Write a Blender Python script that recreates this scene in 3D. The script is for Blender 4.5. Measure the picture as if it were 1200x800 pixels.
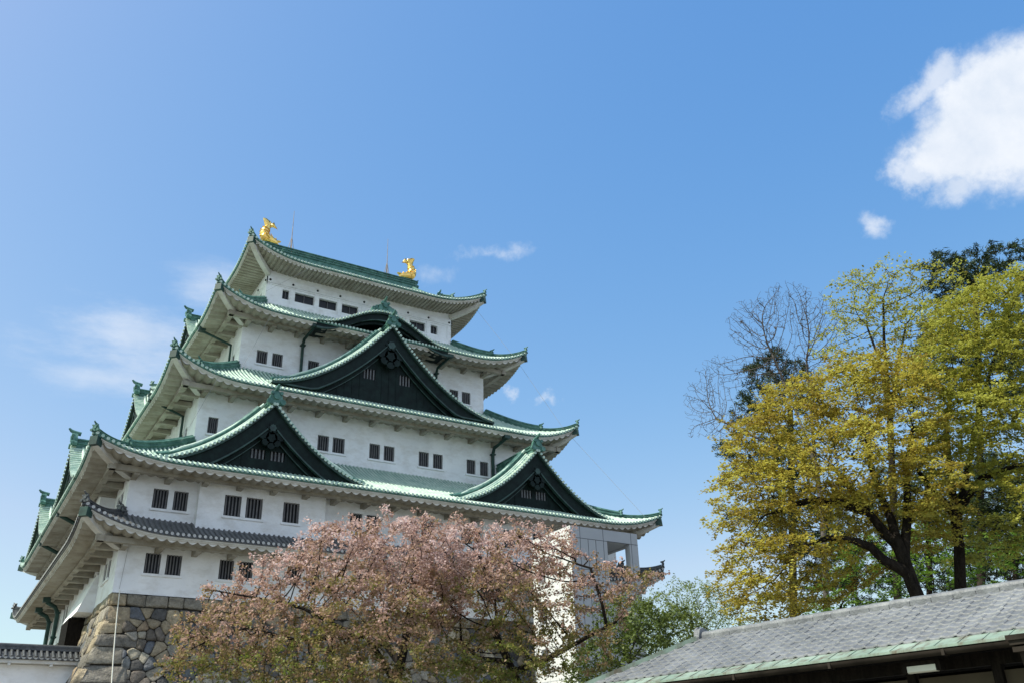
import bpy, math, random
import numpy as np
from mathutils import Vector, Matrix

for _o in list(bpy.data.objects):
    bpy.data.objects.remove(_o)
S = bpy.context.scene
COL = S.collection
random.seed(7)
R = math.radians

# ------------------------------------------------------------------ camera
CAM = Vector((-8.469, -57.166, 1.6))
_yaw, _pitch, _roll = R(31.8785), R(25.6742), R(-1.6118)
_f = Vector((math.sin(_yaw) * math.cos(_pitch), math.cos(_yaw) * math.cos(_pitch), math.sin(_pitch)))
_r = Vector((math.cos(_yaw), -math.sin(_yaw), 0.0))
_u = _r.cross(_f)
_rr = _r * math.cos(_roll) + _u * math.sin(_roll)
_uu = -_r * math.sin(_roll) + _u * math.cos(_roll)
cd = bpy.data.cameras.new('camera')
cd.sensor_width = 36.0
cd.lens = 1084.99 / 1200.0 * 36.0
cd.clip_start = 0.1
cd.clip_end = 6000.0
co = bpy.data.objects.new('camera', cd)
COL.objects.link(co)
_m = Matrix((( _rr.x, _uu.x, -_f.x, CAM.x), (_rr.y, _uu.y, -_f.y, CAM.y), (_rr.z, _uu.z, -_f.z, CAM.z), (0, 0, 0, 1)))
co.matrix_world = _m
S.camera = co

def ray(u, v):
    return _f + _rr * ((u - 600) / 1084.99) + _uu * ((400 - v) / 1084.99)

def at(u, v, dist):
    """World point seen at a spot of the photograph, at a horizontal distance in metres."""
    d = ray(u, v)
    return CAM + d * (dist / math.hypot(d.x, d.y))

# ------------------------------------------------------------------ light
SUN_DIR = Vector((-0.58, 0.11, 0.80)).normalized()
SUN_EL = math.asin(SUN_DIR.z)
SUN_AZ = math.atan2(SUN_DIR.x, SUN_DIR.y)
EXPOSURE = 0.55
S.view_settings.view_transform = 'Standard'
S.view_settings.look = 'None'
S.view_settings.exposure = EXPOSURE
S.view_settings.gamma = 1.0
S.view_settings.use_curve_mapping = False
sl = bpy.data.lights.new('sun', 'SUN')
sl.energy = 4.2
sl.angle = R(0.53)
sl.color = (1.0, 0.95, 0.86)
so = bpy.data.objects.new('sun', sl)
COL.objects.link(so)
so.location = SUN_DIR * 200
so.rotation_euler = SUN_DIR.to_track_quat('Z', 'Y').to_euler()

wd = bpy.data.worlds.new('World')
S.world = wd
wd.use_nodes = True
wn = wd.node_tree.nodes
wl = wd.node_tree.links
wn.clear()
w_out = wn.new('ShaderNodeOutputWorld')
w_bg = wn.new('ShaderNodeBackground')
w_bg.inputs['Strength'].default_value = 0.125
sky = wn.new('ShaderNodeTexSky')
sky.sky_type = 'NISHITA'
sky.sun_disc = False
sky.sun_elevation = SUN_EL
sky.sun_rotation = SUN_AZ
sky.altitude = 30
sky.air_density = 1.0
sky.dust_density = 1.6
sky.ozone_density = 3.0
w_co = wn.new('ShaderNodeTexCoord')

def wmath(op, a, b=None, c=None, clamp=False):
    n = wn.new('ShaderNodeMath')
    n.operation = op
    n.use_clamp = clamp
    for k, v in enumerate((a, b, c)):
        if v is None:
            continue
        if isinstance(v, (int, float)):
            n.inputs[k].default_value = v
        else:
            wl.new(v, n.inputs[k])
    return n.outputs[0]

def wdot(vec):
    n = wn.new('ShaderNodeVectorMath')
    n.operation = 'DOT_PRODUCT'
    wl.new(w_co.outputs['Generated'], n.inputs[0])
    n.inputs[1].default_value = vec
    return n.outputs['Value']

def wnoise(scale, detail, rough, stretch=(1, 1, 1), off=(0, 0, 0)):
    mp = wn.new('ShaderNodeMapping')
    mp.inputs['Scale'].default_value = stretch
    mp.inputs['Location'].default_value = off
    wl.new(w_co.outputs['Generated'], mp.inputs['Vector'])
    n = wn.new('ShaderNodeTexNoise')
    n.inputs['Scale'].default_value = scale
    n.inputs['Detail'].default_value = detail
    n.inputs['Roughness'].default_value = rough
    wl.new(mp.outputs[0], n.inputs['Vector'])
    return n.outputs['Fac']

def cloud_mask(u, v, ru, rv, tilt, noise, amp, lo, hi, gain):
    """Elliptic puff round a direction of the sky, its rim eaten by noise."""
    c = ray(u, v).normalized()
    e = c.cross(Vector((0, 0, 1))).normalized()
    n = e.cross(c).normalized()
    ca, sa = math.cos(tilt), math.sin(tilt)
    e2, n2 = e * ca + n * sa, n * ca - e * sa
    x = wmath('DIVIDE', wdot(e2), ru / 1085.0)
    y = wmath('DIVIDE', wdot(n2), rv / 1085.0)
    d = wmath('SQRT', wmath('ADD', wmath('MULTIPLY', x, x), wmath('MULTIPLY', y, y)))
    front = wmath('GREATER_THAN', wdot(c), 0.3)
    k = wmath('ADD', wmath('SUBTRACT', 1.0, d), wmath('MULTIPLY', wmath('SUBTRACT', noise, 0.5), amp))
    mr = wn.new('ShaderNodeMapRange')
    mr.interpolation_type = 'SMOOTHSTEP'
    wl.new(k, mr.inputs[0])
    mr.inputs[1].default_value = lo
    mr.inputs[2].default_value = hi
    mr.inputs[3].default_value = 0
    mr.inputs[4].default_value = gain
    return wmath('MULTIPLY', mr.outputs[0], front)

n_puff = wnoise(11.0, 7.0, 0.56)
n_fine = wnoise(30.0, 6.0, 0.62, off=(3, 1, 2))
n_wisp = wnoise(7.0, 8.0, 0.66, stretch=(1.0, 1.0, 3.2), off=(1.3, 0.2, 0.4))
n_wsp2 = wnoise(14.0, 7.0, 0.66, stretch=(1.0, 1.0, 2.6), off=(4.3, 2.2, 0.4))
n_cl = wmath('ADD', wmath('ADD', wmath('MULTIPLY', n_puff, 0.5), wmath('MULTIPLY', wnoise(26.0, 8.0, 0.62, off=(2.2, 5, 1)), 0.32)), wmath('MULTIPLY', wnoise(64.0, 6.0, 0.62, off=(1.2, 8, 3)), 0.18))
n_tiny = wnoise(70.0, 5.0, 0.6, off=(7, 3, 1))
masks = [
    cloud_mask(1136, 165, 80, 62, R(8), n_cl, 1.7, 0.0, 0.5, 1.0),
    cloud_mask(1166, 114, 84, 60, R(24), n_cl, 1.7, 0.0, 0.5, 1.0),
    cloud_mask(1215, 132, 118, 84, R(0), n_cl, 1.6, 0.0, 0.5, 1.0),
    cloud_mask(1095, 95, 50, 22, R(25), n_fine, 1.8, 0.0, 0.8, 0.75),
    cloud_mask(1070, 205, 40, 30, R(-30), n_fine, 1.8, 0.1, 0.8, 0.8),
    cloud_mask(1124, 215, 42, 28, R(0), n_fine, 1.6, 0.05, 0.8, 0.8),
    cloud_mask(1022, 262, 26, 19, R(-35), n_fine, 2.0, 0.1, 0.9, 0.75),
    cloud_mask(572, 297, 62, 15, R(6), n_fine, 3.0, 0.2, 1.4, 0.6),
    cloud_mask(505, 322, 70, 22, R(12), n_fine, 3.0, 0.4, 1.6, 0.35),
    cloud_mask(597, 459, 13, 10, R(-35), n_tiny, 3.4, 0.1, 1.2, 0.5),
    cloud_mask(640, 466, 16, 10, R(10), n_tiny, 3.4, 0.1, 1.2, 0.45),
    cloud_mask(150, 400, 150, 66, R(-6), n_wisp, 2.4, 0.05, 1.3, 0.62),
    cloud_mask(240, 335, 70, 40, R(10), n_wisp, 2.2, 0.1, 1.3, 0.55),
    cloud_mask(130, 445, 120, 26, R(0), n_wisp, 2.2, 0.0, 1.2, 0.5),
]
# added bluish cloud, unseen behind the viewer, to brighten and cool the shaded walls
n_fill_bank = wnoise(3.2, 7.0, 0.58, off=(5, 2, 7))
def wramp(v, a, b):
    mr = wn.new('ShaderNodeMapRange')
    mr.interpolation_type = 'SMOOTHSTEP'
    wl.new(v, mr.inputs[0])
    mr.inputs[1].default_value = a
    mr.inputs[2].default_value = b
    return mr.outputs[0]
fill_bank = wmath('MULTIPLY', wramp(n_fill_bank, 0.34, 0.54), wramp(wdot(Vector((0.05, -1.0, 0.0))), 0.08, 0.30))
acc = masks[0]
for mk in masks[1:]:
    acc = wmath('MAXIMUM', acc, mk)
w_mix = wn.new('ShaderNodeMixRGB')
wl.new(acc, w_mix.inputs['Fac'])
# the air's own colour curve: each channel of the sky keeps its gradient but is graded to a clear spring day
w_sep = wn.new('ShaderNodeSeparateColor')
w_hs = wn.new('ShaderNodeHueSaturation')
w_hs.inputs['Saturation'].default_value = 1.2
w_hs.inputs['Value'].default_value = 1.25
wl.new(sky.outputs[0], w_hs.inputs['Color'])
wl.new(w_hs.outputs[0], w_sep.inputs[0])
w_com = wn.new('ShaderNodeCombineColor')
w_ch = []
for k, (gain, power) in enumerate(((2.05, 1.27), (1.01, 0.83), (0.889, 0.40))):
    v = wmath('MULTIPLY', w_sep.outputs[k], 0.183)
    v = wmath('POWER', v, power)
    v = wmath('MULTIPLY', v, gain / 0.183)
    w_ch.append(v)
for k, v in enumerate((wmath('MINIMUM', w_ch[0], wmath('MULTIPLY', w_ch[1], 0.74)), w_ch[1], w_ch[2])):
    wl.new(v, w_com.inputs[k])
wl.new(w_com.outputs[0], w_mix.inputs['Color1'])
w_cc = wn.new('ShaderNodeMixRGB')
wl.new(wmath('MULTIPLY', wmath('SUBTRACT', n_cl, 0.3), 2.2, clamp=True), w_cc.inputs['Fac'])
w_cc.inputs['Color1'].default_value = (3.6, 4.15, 4.95, 1)
w_cc.inputs['Color2'].default_value = (5.6, 5.7, 5.9, 1)
wl.new(w_cc.outputs[0], w_mix.inputs['Color2'])
w_fill = wn.new('ShaderNodeMixRGB')
wl.new(fill_bank, w_fill.inputs['Fac'])
wl.new(w_mix.outputs[0], w_fill.inputs['Color1'])
w_fill.inputs['Color2'].default_value = (4.1, 5.0, 6.5, 1)
wl.new(w_fill.outputs[0], w_bg.inputs['Color'])
wl.new(w_bg.outputs[0], w_out.inputs[0])

S.render.engine = 'CYCLES'
S.render.resolution_x = 1024
S.render.resolution_y = 682

# ------------------------------------------------------------------ materials
def new_mat(name):
    m = bpy.data.materials.new(name)
    m.use_nodes = True
    nt = m.node_tree
    nt.nodes.clear()
    out = nt.nodes.new('ShaderNodeOutputMaterial')
    return m, nt, out

def surf(name, c1, c2, scale=2.0, rough=0.7, bump=0.0, bscale=20.0, stretch=(1, 1, 1), metal=0.0, c3=None, scale3=0.5, amt3=0.5, spec=0.4, lo=0.35, hi=0.65, st3=(1, 1, 1)):
    """Two-tone noise surface, with an optional third stain colour and fine bump."""
    m, nt, out = new_mat(name)
    N, L = nt.nodes, nt.links
    b = N.new('ShaderNodeBsdfPrincipled')
    L.new(b.outputs[0], out.inputs[0])
    b.inputs['Roughness'].default_value = rough
    b.inputs['Metallic'].default_value = metal
    b.inputs['Specular IOR Level'].default_value = spec
    tc = N.new('ShaderNodeTexCoord')
    mp = N.new('ShaderNodeMapping')
    mp.inputs['Scale'].default_value = stretch
    L.new(tc.outputs['Object'], mp.inputs[0])
    n1 = N.new('ShaderNodeTexNoise')
    n1.inputs['Scale'].default_value = scale
    n1.inputs['Detail'].default_value = 6
    n1.inputs['Roughness'].default_value = 0.62
    L.new(mp.outputs[0], n1.inputs['Vector'])
    r1 = N.new('ShaderNodeValToRGB')
    r1.color_ramp.elements[0].position = lo
    r1.color_ramp.elements[1].position = hi
    r1.color_ramp.elements[0].color = (*c1, 1)
    r1.color_ramp.elements[1].color = (*c2, 1)
    L.new(n1.outputs['Fac'], r1.inputs[0])
    colr = r1.outputs[0]
    if c3:
        mp3 = N.new('ShaderNodeMapping')
        mp3.inputs['Scale'].default_value = st3
        L.new(tc.outputs['Object'], mp3.inputs[0])
        n3 = N.new('ShaderNodeTexNoise')
        n3.inputs['Scale'].default_value = scale3
        n3.inputs['Detail'].default_value = 7
        n3.inputs['Roughness'].default_value = 0.68
        L.new(mp3.outputs[0], n3.inputs['Vector'])
        r3 = N.new('ShaderNodeMapRange')
        r3.inputs[1].default_value = 0.47
        r3.inputs[2].default_value = 0.68
        r3.inputs[4].default_value = amt3
        L.new(n3.outputs['Fac'], r3.inputs[0])
        mx = N.new('ShaderNodeMixRGB')
        L.new(r3.outputs[0], mx.inputs[0])
        L.new(colr, mx.inputs[1])
        mx.inputs[2].default_value = (*c3, 1)
        colr = mx.outputs[0]
    L.new(colr, b.inputs['Base Color'])
    if bump:
        n2 = N.new('ShaderNodeTexNoise')
        n2.inputs['Scale'].default_value = bscale
        n2.inputs['Detail'].default_value = 5
        L.new(tc.outputs['Object'], n2.inputs['Vector'])
        bp = N.new('ShaderNodeBump')
        bp.inputs['Strength'].default_value = bump
        bp.inputs['Distance'].default_value = 0.05
        L.new(n2.outputs['Fac'], bp.inputs['Height'])
        L.new(bp.outputs[0], b.inputs['Normal'])
    return m

def leaf_mat(name, stops, trans=0.35, rough=0.55):
    """Leaves: colour from the per-leaf 'tint' number, part of the light passes through."""
    m, nt, out = new_mat(name)
    N, L = nt.nodes, nt.links
    a = N.new('ShaderNodeAttribute')
    a.attribute_name = 'tint'
    r = N.new('ShaderNodeValToRGB')
    while len(r.color_ramp.elements) < len(stops):
        r.color_ramp.elements.new(0.5)
    for e, (p, c) in zip(r.color_ramp.elements, stops):
        e.position = p
        e.color = (*c, 1)
    L.new(a.outputs['Fac'], r.inputs[0])
    d = N.new('ShaderNodeBsdfPrincipled')
    d.inputs['Roughness'].default_value = rough
    d.inputs['Specular IOR Level'].default_value = 0.3
    L.new(r.outputs[0], d.inputs['Base Color'])
    t = N.new('ShaderNodeBsdfTranslucent')
    hs = N.new('ShaderNodeHueSaturation')
    hs.inputs['Saturation'].default_value = 1.0
    hs.inputs['Value'].default_value = 1.25
    L.new(r.outputs[0], hs.inputs['Color'])
    L.new(hs.outputs[0], t.inputs[0])
    x = N.new('ShaderNodeMixShader')
    x.inputs[0].default_value = trans
    L.new(d.outputs[0], x.inputs[1])
    L.new(t.outputs[0], x.inputs[2])
    L.new(x.outputs[0], out.inputs[0])
    return m

def stone_mat(name):
    m, nt, out = new_mat(name)
    N, L = nt.nodes, nt.links
    b = N.new('ShaderNodeBsdfPrincipled')
    b.inputs['Roughness'].default_value = 0.85
    b.inputs['Specular IOR Level'].default_value = 0.25
    L.new(b.outputs[0], out.inputs[0])
    a = N.new('ShaderNodeAttribute')
    a.attribute_name = 'stone'
    tc = N.new('ShaderNodeTexCoord')
    n = N.new('ShaderNodeTexNoise')
    n.inputs['Scale'].default_value = 3.0
    n.inputs['Detail'].default_value = 8
    n.inputs['Roughness'].default_value = 0.7
    L.new(tc.outputs['Object'], n.inputs['Vector'])
    mr = N.new('ShaderNodeMapRange')
    mr.inputs[1].default_value = 0.3
    mr.inputs[2].default_value = 0.7
    mr.inputs[3].default_value = 0.55
    mr.inputs[4].default_value = 1.4
    L.new(n.outputs['Fac'], mr.inputs[0])
    mx = N.new('ShaderNodeVectorMath')
    mx.operation = 'SCALE'
    L.new(a.outputs['Color'], mx.inputs[0])
    L.new(mr.outputs[0], mx.inputs['Scale'])
    L.new(mx.outputs[0], b.inputs['Base Color'])
    n2 = N.new('ShaderNodeTexNoise')
    n2.inputs['Scale'].default_value = 5.0
    n2.inputs['Detail'].default_value = 8
    n2.inputs['Roughness'].default_value = 0.65
    L.new(tc.outputs['Object'], n2.inputs['Vector'])
    bp = N.new('ShaderNodeBump')
    bp.inputs['Strength'].default_value = 1.0
    bp.inputs['Distance'].default_value = 0.2
    L.new(n2.outputs['Fac'], bp.inputs['Height'])
    L.new(bp.outputs[0], b.inputs['Normal'])
    return m

M = {}
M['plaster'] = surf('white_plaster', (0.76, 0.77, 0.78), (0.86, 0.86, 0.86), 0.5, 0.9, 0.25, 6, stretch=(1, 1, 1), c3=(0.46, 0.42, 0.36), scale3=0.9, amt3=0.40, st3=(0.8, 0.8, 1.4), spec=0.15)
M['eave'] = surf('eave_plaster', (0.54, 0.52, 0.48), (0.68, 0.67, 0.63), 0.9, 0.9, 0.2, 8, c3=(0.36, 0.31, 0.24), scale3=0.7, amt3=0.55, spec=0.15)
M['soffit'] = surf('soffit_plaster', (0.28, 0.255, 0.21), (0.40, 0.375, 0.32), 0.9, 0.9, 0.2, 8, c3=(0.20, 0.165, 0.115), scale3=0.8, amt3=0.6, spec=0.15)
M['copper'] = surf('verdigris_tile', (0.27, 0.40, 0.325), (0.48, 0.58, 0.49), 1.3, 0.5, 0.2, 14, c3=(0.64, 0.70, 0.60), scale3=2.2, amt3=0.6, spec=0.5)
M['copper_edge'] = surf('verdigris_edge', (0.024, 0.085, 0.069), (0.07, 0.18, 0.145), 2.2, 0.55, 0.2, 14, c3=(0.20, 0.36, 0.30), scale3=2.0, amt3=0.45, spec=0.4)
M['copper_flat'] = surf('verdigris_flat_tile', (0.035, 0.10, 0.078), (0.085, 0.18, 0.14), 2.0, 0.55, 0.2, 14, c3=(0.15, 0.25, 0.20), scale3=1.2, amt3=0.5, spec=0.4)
M['copper_dark'] = surf('dark_copper', (0.0035, 0.008, 0.0075), (0.008, 0.017, 0.015), 2.0, 0.6, 0.15, 10, c3=(0.014, 0.032, 0.027), scale3=1.5, amt3=0.4, spec=0.15)
M['copper_edge_dark'] = surf('weathered_copper_trim', (0.010, 0.026, 0.022), (0.026, 0.062, 0.05), 2.0, 0.5, c3=(0.05, 0.11, 0.09), scale3=1.5, amt3=0.4)
M['copper_pipe'] = surf('copper_pipe', (0.010, 0.03, 0.025), (0.024, 0.065, 0.052), 2.0, 0.5, spec=0.3)
M['gray_tile'] = surf('gray_clay_tile', (0.035, 0.037, 0.040), (0.085, 0.088, 0.092), 3.0, 0.42, 0.2, 14, c3=(0.14, 0.14, 0.135), scale3=4, amt3=0.4, spec=0.5)
M['gray_cap'] = surf('pale_tile_end', (0.30, 0.30, 0.29), (0.50, 0.49, 0.46), 5.0, 0.6)
M['pane'] = surf('dark_opening', (0.006, 0.007, 0.009), (0.012, 0.013, 0.016), 2.0, 0.35, spec=0.4)
M['bar'] = surf('window_bar', (0.10, 0.10, 0.11), (0.17, 0.165, 0.165), 3.0, 0.8)
M['bar_white'] = surf('white_bar', (0.10, 0.10, 0.105), (0.17, 0.17, 0.17), 3.0, 0.8)
M['gold'] = surf('gold_leaf', (0.80, 0.46, 0.09), (1.0, 0.70, 0.22), 3.0, 0.27, 0.5, 5, metal=1.0, spec=0.5)
M['stone'] = stone_mat('rough_stone')
M['gap'] = surf('dark_joint_earth', (0.035, 0.032, 0.028), (0.07, 0.062, 0.05), 3.0, 1.0)  # dark mortar earth behind the stone joints
M['timber'] = surf('dark_timber', (0.007, 0.0055, 0.0045), (0.018, 0.014, 0.011), 3.0, 0.85, 0.3, 20, stretch=(4, 4, 0.6), spec=0.1)
M['panel'] = surf('tower_panel', (0.37, 0.38, 0.40), (0.42, 0.43, 0.45), 0.3, 0.5, spec=0.3)
M['panel_white'] = surf('tower_white_panel', (0.62, 0.62, 0.60), (0.68, 0.68, 0.66), 0.5, 0.6)
M['joint'] = surf('panel_joint', (0.07, 0.075, 0.085), (0.09, 0.095, 0.105), 1.0, 0.7)
M['cable'] = surf('cable_sheath', (0.25, 0.25, 0.25), (0.33, 0.33, 0.33), 2.0, 0.6)
M['rod'] = surf('rod_metal', (0.22, 0.17, 0.14), (0.36, 0.30, 0.26), 2.0, 0.5)
M['pantile'] = surf('silver_pantile', (0.105, 0.11, 0.118), (0.18, 0.185, 0.195), 1.2, 0.5, 0.2, 25, c3=(0.075, 0.077, 0.082), scale3=3.0, amt3=0.5, spec=0.4)
M['ridge_tile'] = surf('silver_ridge_tile', (0.12, 0.125, 0.135), (0.21, 0.215, 0.22), 2.5, 0.5, 0.3, 20, c3=(0.07, 0.07, 0.075), scale3=3.5, amt3=0.6)
M['copper_sheet'] = surf('green_copper_sheet', (0.17, 0.23, 0.185), (0.25, 0.315, 0.262), 1.2, 0.65, 0.1, 20, c3=(0.10, 0.075, 0.05), scale3=1.7, amt3=0.9, st3=(1.4, 2.4, 1), spec=0.3)
M['gutter'] = surf('brown_gutter', (0.018, 0.014, 0.011), (0.042, 0.033, 0.026), 1.6, 0.7, spec=0.1)
M['lamp_white'] = surf('lamp_cover', (0.60, 0.58, 0.50), (0.70, 0.68, 0.60), 2.0, 0.4)
M['ochre'] = surf('ochre_panel', (0.055, 0.042, 0.026), (0.085, 0.065, 0.042), 1.0, 0.9)
M['bark'] = surf('dark_bark', (0.010, 0.008, 0.0065), (0.030, 0.024, 0.019), 7.0, 0.95, 0.9, 22, stretch=(1, 1, 0.3), spec=0.1)
M['bark_gray'] = surf('gray_bark', (0.06, 0.05, 0.045), (0.13, 0.115, 0.105), 6.0, 0.95, 0.5, 30, spec=0.1)
M['bark_pine'] = surf('pine_bark', (0.022, 0.016, 0.013), (0.055, 0.042, 0.034), 5.0, 0.95, 0.6, 25, spec=0.1)
M['ground'] = surf('park_ground', (0.155, 0.15, 0.135), (0.25, 0.24, 0.215), 0.8, 1.0, 0.5, 30, c3=(0.07, 0.095, 0.045), scale3=0.08, amt3=0.6)

# ------------------------------------------------------------------ mesh builder
class MB:
    def __init__(self):
        self.v, self.f, self.mi, self.sm = [], [], [], []
        self.attr = None

    def face(self, pts, mi=0, smooth=False):
        n = len(self.v)
        self.v.extend([tuple(p) for p in pts])
        self.f.append(tuple(range(n, n + len(pts))))
        self.mi.append(mi)
        self.sm.append(smooth)

    def grid(self, rows, mi=0, smooth=True, flip=False, close=False):
        n = len(self.v)
        nc = len(rows[0])
        for r in rows:
            self.v.extend([tuple(p) for p in r])
        for i in range(len(rows) - 1):
            for j in range(nc if close else nc - 1):
                j2 = (j + 1) % nc
                a, b, c, d = n + i * nc + j, n + i * nc + j2, n + (i + 1) * nc + j2, n + (i + 1) * nc + j
                self.f.append((a, d, c, b) if flip else (a, b, c, d))
                self.mi.append(mi)
                self.sm.append(smooth)

    def hexa(self, p, mi=0):
        """p: 4 bottom points then the 4 points above them."""
        n = len(self.v)
        self.v.extend([tuple(q) for q in p])
        for f in ((0, 3, 2, 1), (4, 5, 6, 7), (0, 1, 5, 4), (1, 2, 6, 5), (2, 3, 7, 6), (3, 0, 4, 7)):
            self.f.append(tuple(n + k for k in f))
            self.mi.append(mi)
            self.sm.append(False)

    def box(self, c, sx, sy, sz, ax=None, ay=None, mi=0):
        ax = ax or Vector((1, 0, 0))
        ay = ay or Vector((0, 1, 0))
        az = ax.cross(ay)
        c = Vector(c)
        P = [c + ax * (sx * a / 2) + ay * (sy * b / 2) + az * (sz * d / 2) for d in (-1, 1) for a, b in ((-1, -1), (1, -1), (1, 1), (-1, 1))]
        self.hexa(P, mi)

    def tube(self, path, rad, n=8, mi=0, cap=True, smooth=True, flat=None):
        path = [Vector(p) for p in path]
        rows = []
        pu = None
        for i, p in enumerate(path):
            t = (path[min(i + 1, len(path) - 1)] - path[max(i - 1, 0)]).normalized()
            if pu is None:
                ref = Vector((0, 0, 1)) if abs(t.z) < 0.95 else Vector((0, 1, 0))
                pu = (ref - t * ref.dot(t)).normalized()
            else:
                pu = (pu - t * pu.dot(t)).normalized()
            s = t.cross(pu)
            r = rad[i] if isinstance(rad, (list, tuple)) else rad
            ra, rb = r if isinstance(r, (list, tuple)) else (r, r)
            rows.append([p + s * (math.cos(2 * math.pi * k / n) * ra) + pu * (math.sin(2 * math.pi * k / n) * rb) for k in range(n)])
        self.grid(rows, mi, smooth, flip=False, close=True)
        if cap:
            self.face(rows[0][::-1], mi)
            self.face(rows[-1], mi)

    def sweep(self, path, prof, mi=0, cap=True, smooth=False):
        """Sweep a closed 2-D profile (side, up) along a path, keeping it upright."""
        path = [Vector(p) for p in path]
        rows = []
        for i, p in enumerate(path):
            t = (path[min(i + 1, len(path) - 1)] - path[max(i - 1, 0)]).normalized()
            s = t.cross(Vector((0, 0, 1))).normalized()
            up = s.cross(t)
            rows.append([p + s * a + up * b for a, b in prof])
        self.grid(rows, mi, smooth, close=True)
        if cap:
            self.face(rows[0][::-1], mi)
            self.face(rows[-1], mi)

    def build(self, name, mats, parent=None, label=None, loc=None):
        me = bpy.data.meshes.new(name)
        me.from_pydata(self.v, [], self.f)
        for m in (mats if isinstance(mats, (list, tuple)) else [mats]):
            me.materials.append(m)
        me.polygons.foreach_set('material_index', self.mi)
        me.polygons.foreach_set('use_smooth', self.sm)
        if self.attr:
            at_ = me.attributes.new('stone', 'FLOAT_COLOR', 'FACE')
            at_.data.foreach_set('color', [c for a in self.attr for c in a])
        me.update()
        o = bpy.data.objects.new(name, me)
        COL.objects.link(o)
        if parent:
            o.parent = parent
            o.matrix_parent_inverse = Matrix.Translation(-parent_origin(parent))
        if label:
            o['label'] = label
        return o

def parent_origin(p):
    return Vector(p.location) if p.type == 'EMPTY' else Vector((0, 0, 0))

def thing(name, label, cat, loc=(0, 0, 0), group=None):
    o = bpy.data.objects.new(name, None)
    COL.objects.link(o)
    o.location = loc
    o.empty_display_size = 0.5
    o['label'] = label
    o['category'] = cat
    if group:
        o['group'] = group
    return o

def tag(o, label, cat, group=None):
    o['label'] = label
    o['category'] = cat
    if group:
        o['group'] = group
    return o
# ------------------------------------------------------------------ ground
g = MB()
g.face([(-1500, -1500, 0), (1500, -1500, 0), (1500, 1500, 0), (-1500, 1500, 0)])
go = g.build('ground', M['ground'])
go['kind'] = 'structure'

# ------------------------------------------------------------------ castle keep
KEN = 2.12
W, D = 17 * KEN, 15 * KEN
BASE = 12.1
keep = thing('castle_keep', 'white five-storey castle keep with green copper roofs and black gables on a stone base', 'castle', (W / 2, D / 2, BASE))

def side_map(side, ox=0.0, oy=None, x0=0.0, x1=W, y0=0.0, y1=D):
    if side == 'F':
        return (lambda s, q, z: Vector((x0 + s, y0 + q, z))), x1 - x0
    if side == 'R':
        return (lambda s, q, z: Vector((x1 - q, y0 + s, z))), y1 - y0
    if side == 'B':
        return (lambda s, q, z: Vector((x1 - s, y1 - q, z))), x1 - x0
    return (lambda s, q, z: Vector((x0 + q, y1 - s, z))), y1 - y0

def wall_face(mb, F, s0, s1, z0, z1, q, holes, depth=0.28):
    """One wall face with real openings and their reveals. holes: (sa, sb, za, zb)."""
    ss = sorted({s0, s1, *[h[0] for h in holes], *[h[1] for h in holes]})
    zs = sorted({z0, z1, *[h[2] for h in holes], *[h[3] for h in holes]})
    for a, b in zip(ss, ss[1:]):
        for c, d in zip(zs, zs[1:]):
            m, k = (a + b) / 2, (c + d) / 2
            if any(h[0] < m < h[1] and h[2] < k < h[3] for h in holes):
                continue
            mb.face([F(a, q, c), F(b, q, c), F(b, q, d), F(a, q, d)])
    for a, b, c, d in holes:
        e = q + depth
        mb.face([F(a, q, c), F(a, e, c), F(a, e, d), F(a, q, d)][::-1])
        mb.face([F(b, q, c), F(b, q, d), F(b, e, d), F(b, e, c)][::-1])
        mb.face([F(a, q, c), F(b, q, c), F(b, e, c), F(a, e, c)][::-1])
        mb.face([F(a, q, d), F(a, e, d), F(b, e, d), F(b, q, d)][::-1])

def fbox(mb, F, s0, s1, q0, q1, z0, z1, mi=0):
    mb.hexa([F(s0, q0, z0), F(s1, q0, z0), F(s1, q1, z0), F(s0, q1, z0), F(s0, q0, z1), F(s1, q0, z1), F(s1, q1, z1), F(s0, q1, z1)], mi)

def add_window(F, h, q, bars=5, parent=keep, mat='bar', depth=0.27):
    a, b, c, d = h
    mb = MB()
    mb.face([F(a, q + depth, c), F(b, q + depth, c), F(b, q + depth, d), F(a, q + depth, d)])
    w = mb.build('window', M['pane'], parent)
    if bars:
        mb = MB()
        for k in range(bars):
            s = a + (b - a) * (k + 0.5) / bars
            wd_ = (b - a) / bars * 0.36
            fbox(mb, F, s - wd_ / 2, s + wd_ / 2, q + 0.08, q + 0.17, c + 0.002, d - 0.002)
        mb.build('window_grille', M[mat], w)
    return w

def add_sill(F, s0, s1, z, q, w):
    mb = MB()
    fbox(mb, F, s0 - 0.12, s1 + 0.12, q - 0.09, q - 0.002, z - 0.14, z)
    mb.build('window_sill', M['plaster'], w)

def storey(F, s0, s1, z0, z1, q, groups, bars=5):
    """A wall and its windows; groups is a list of lists of openings, one sill for each list."""
    mb = MB()
    wall_face(mb, F, s0, s1, z0, z1, q, [h for g_ in groups for h in g_])
    wo = mb.build('wall', M['plaster'], keep)
    for g_ in groups:
        ws = [add_window(F, h, q, bars) for h in g_]
        add_sill(F, g_[0][0], g_[-1][1], g_[0][2], q, ws[0])
    return wo

FF, LF = side_map('F')
FL, LL = side_map('L')
FR, LR = side_map('R')
FB, LB = side_map('B')

def pairs(lst, z0, z1):
    return [[(a, b, z0, z1) for a, b in g_] for g_ in lst]

def yy(lst):
    """openings given by depth y on the left face -> along that face"""
    return [[(D - b, D - a) for a, b in reversed(g_)] for g_ in lst]

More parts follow.
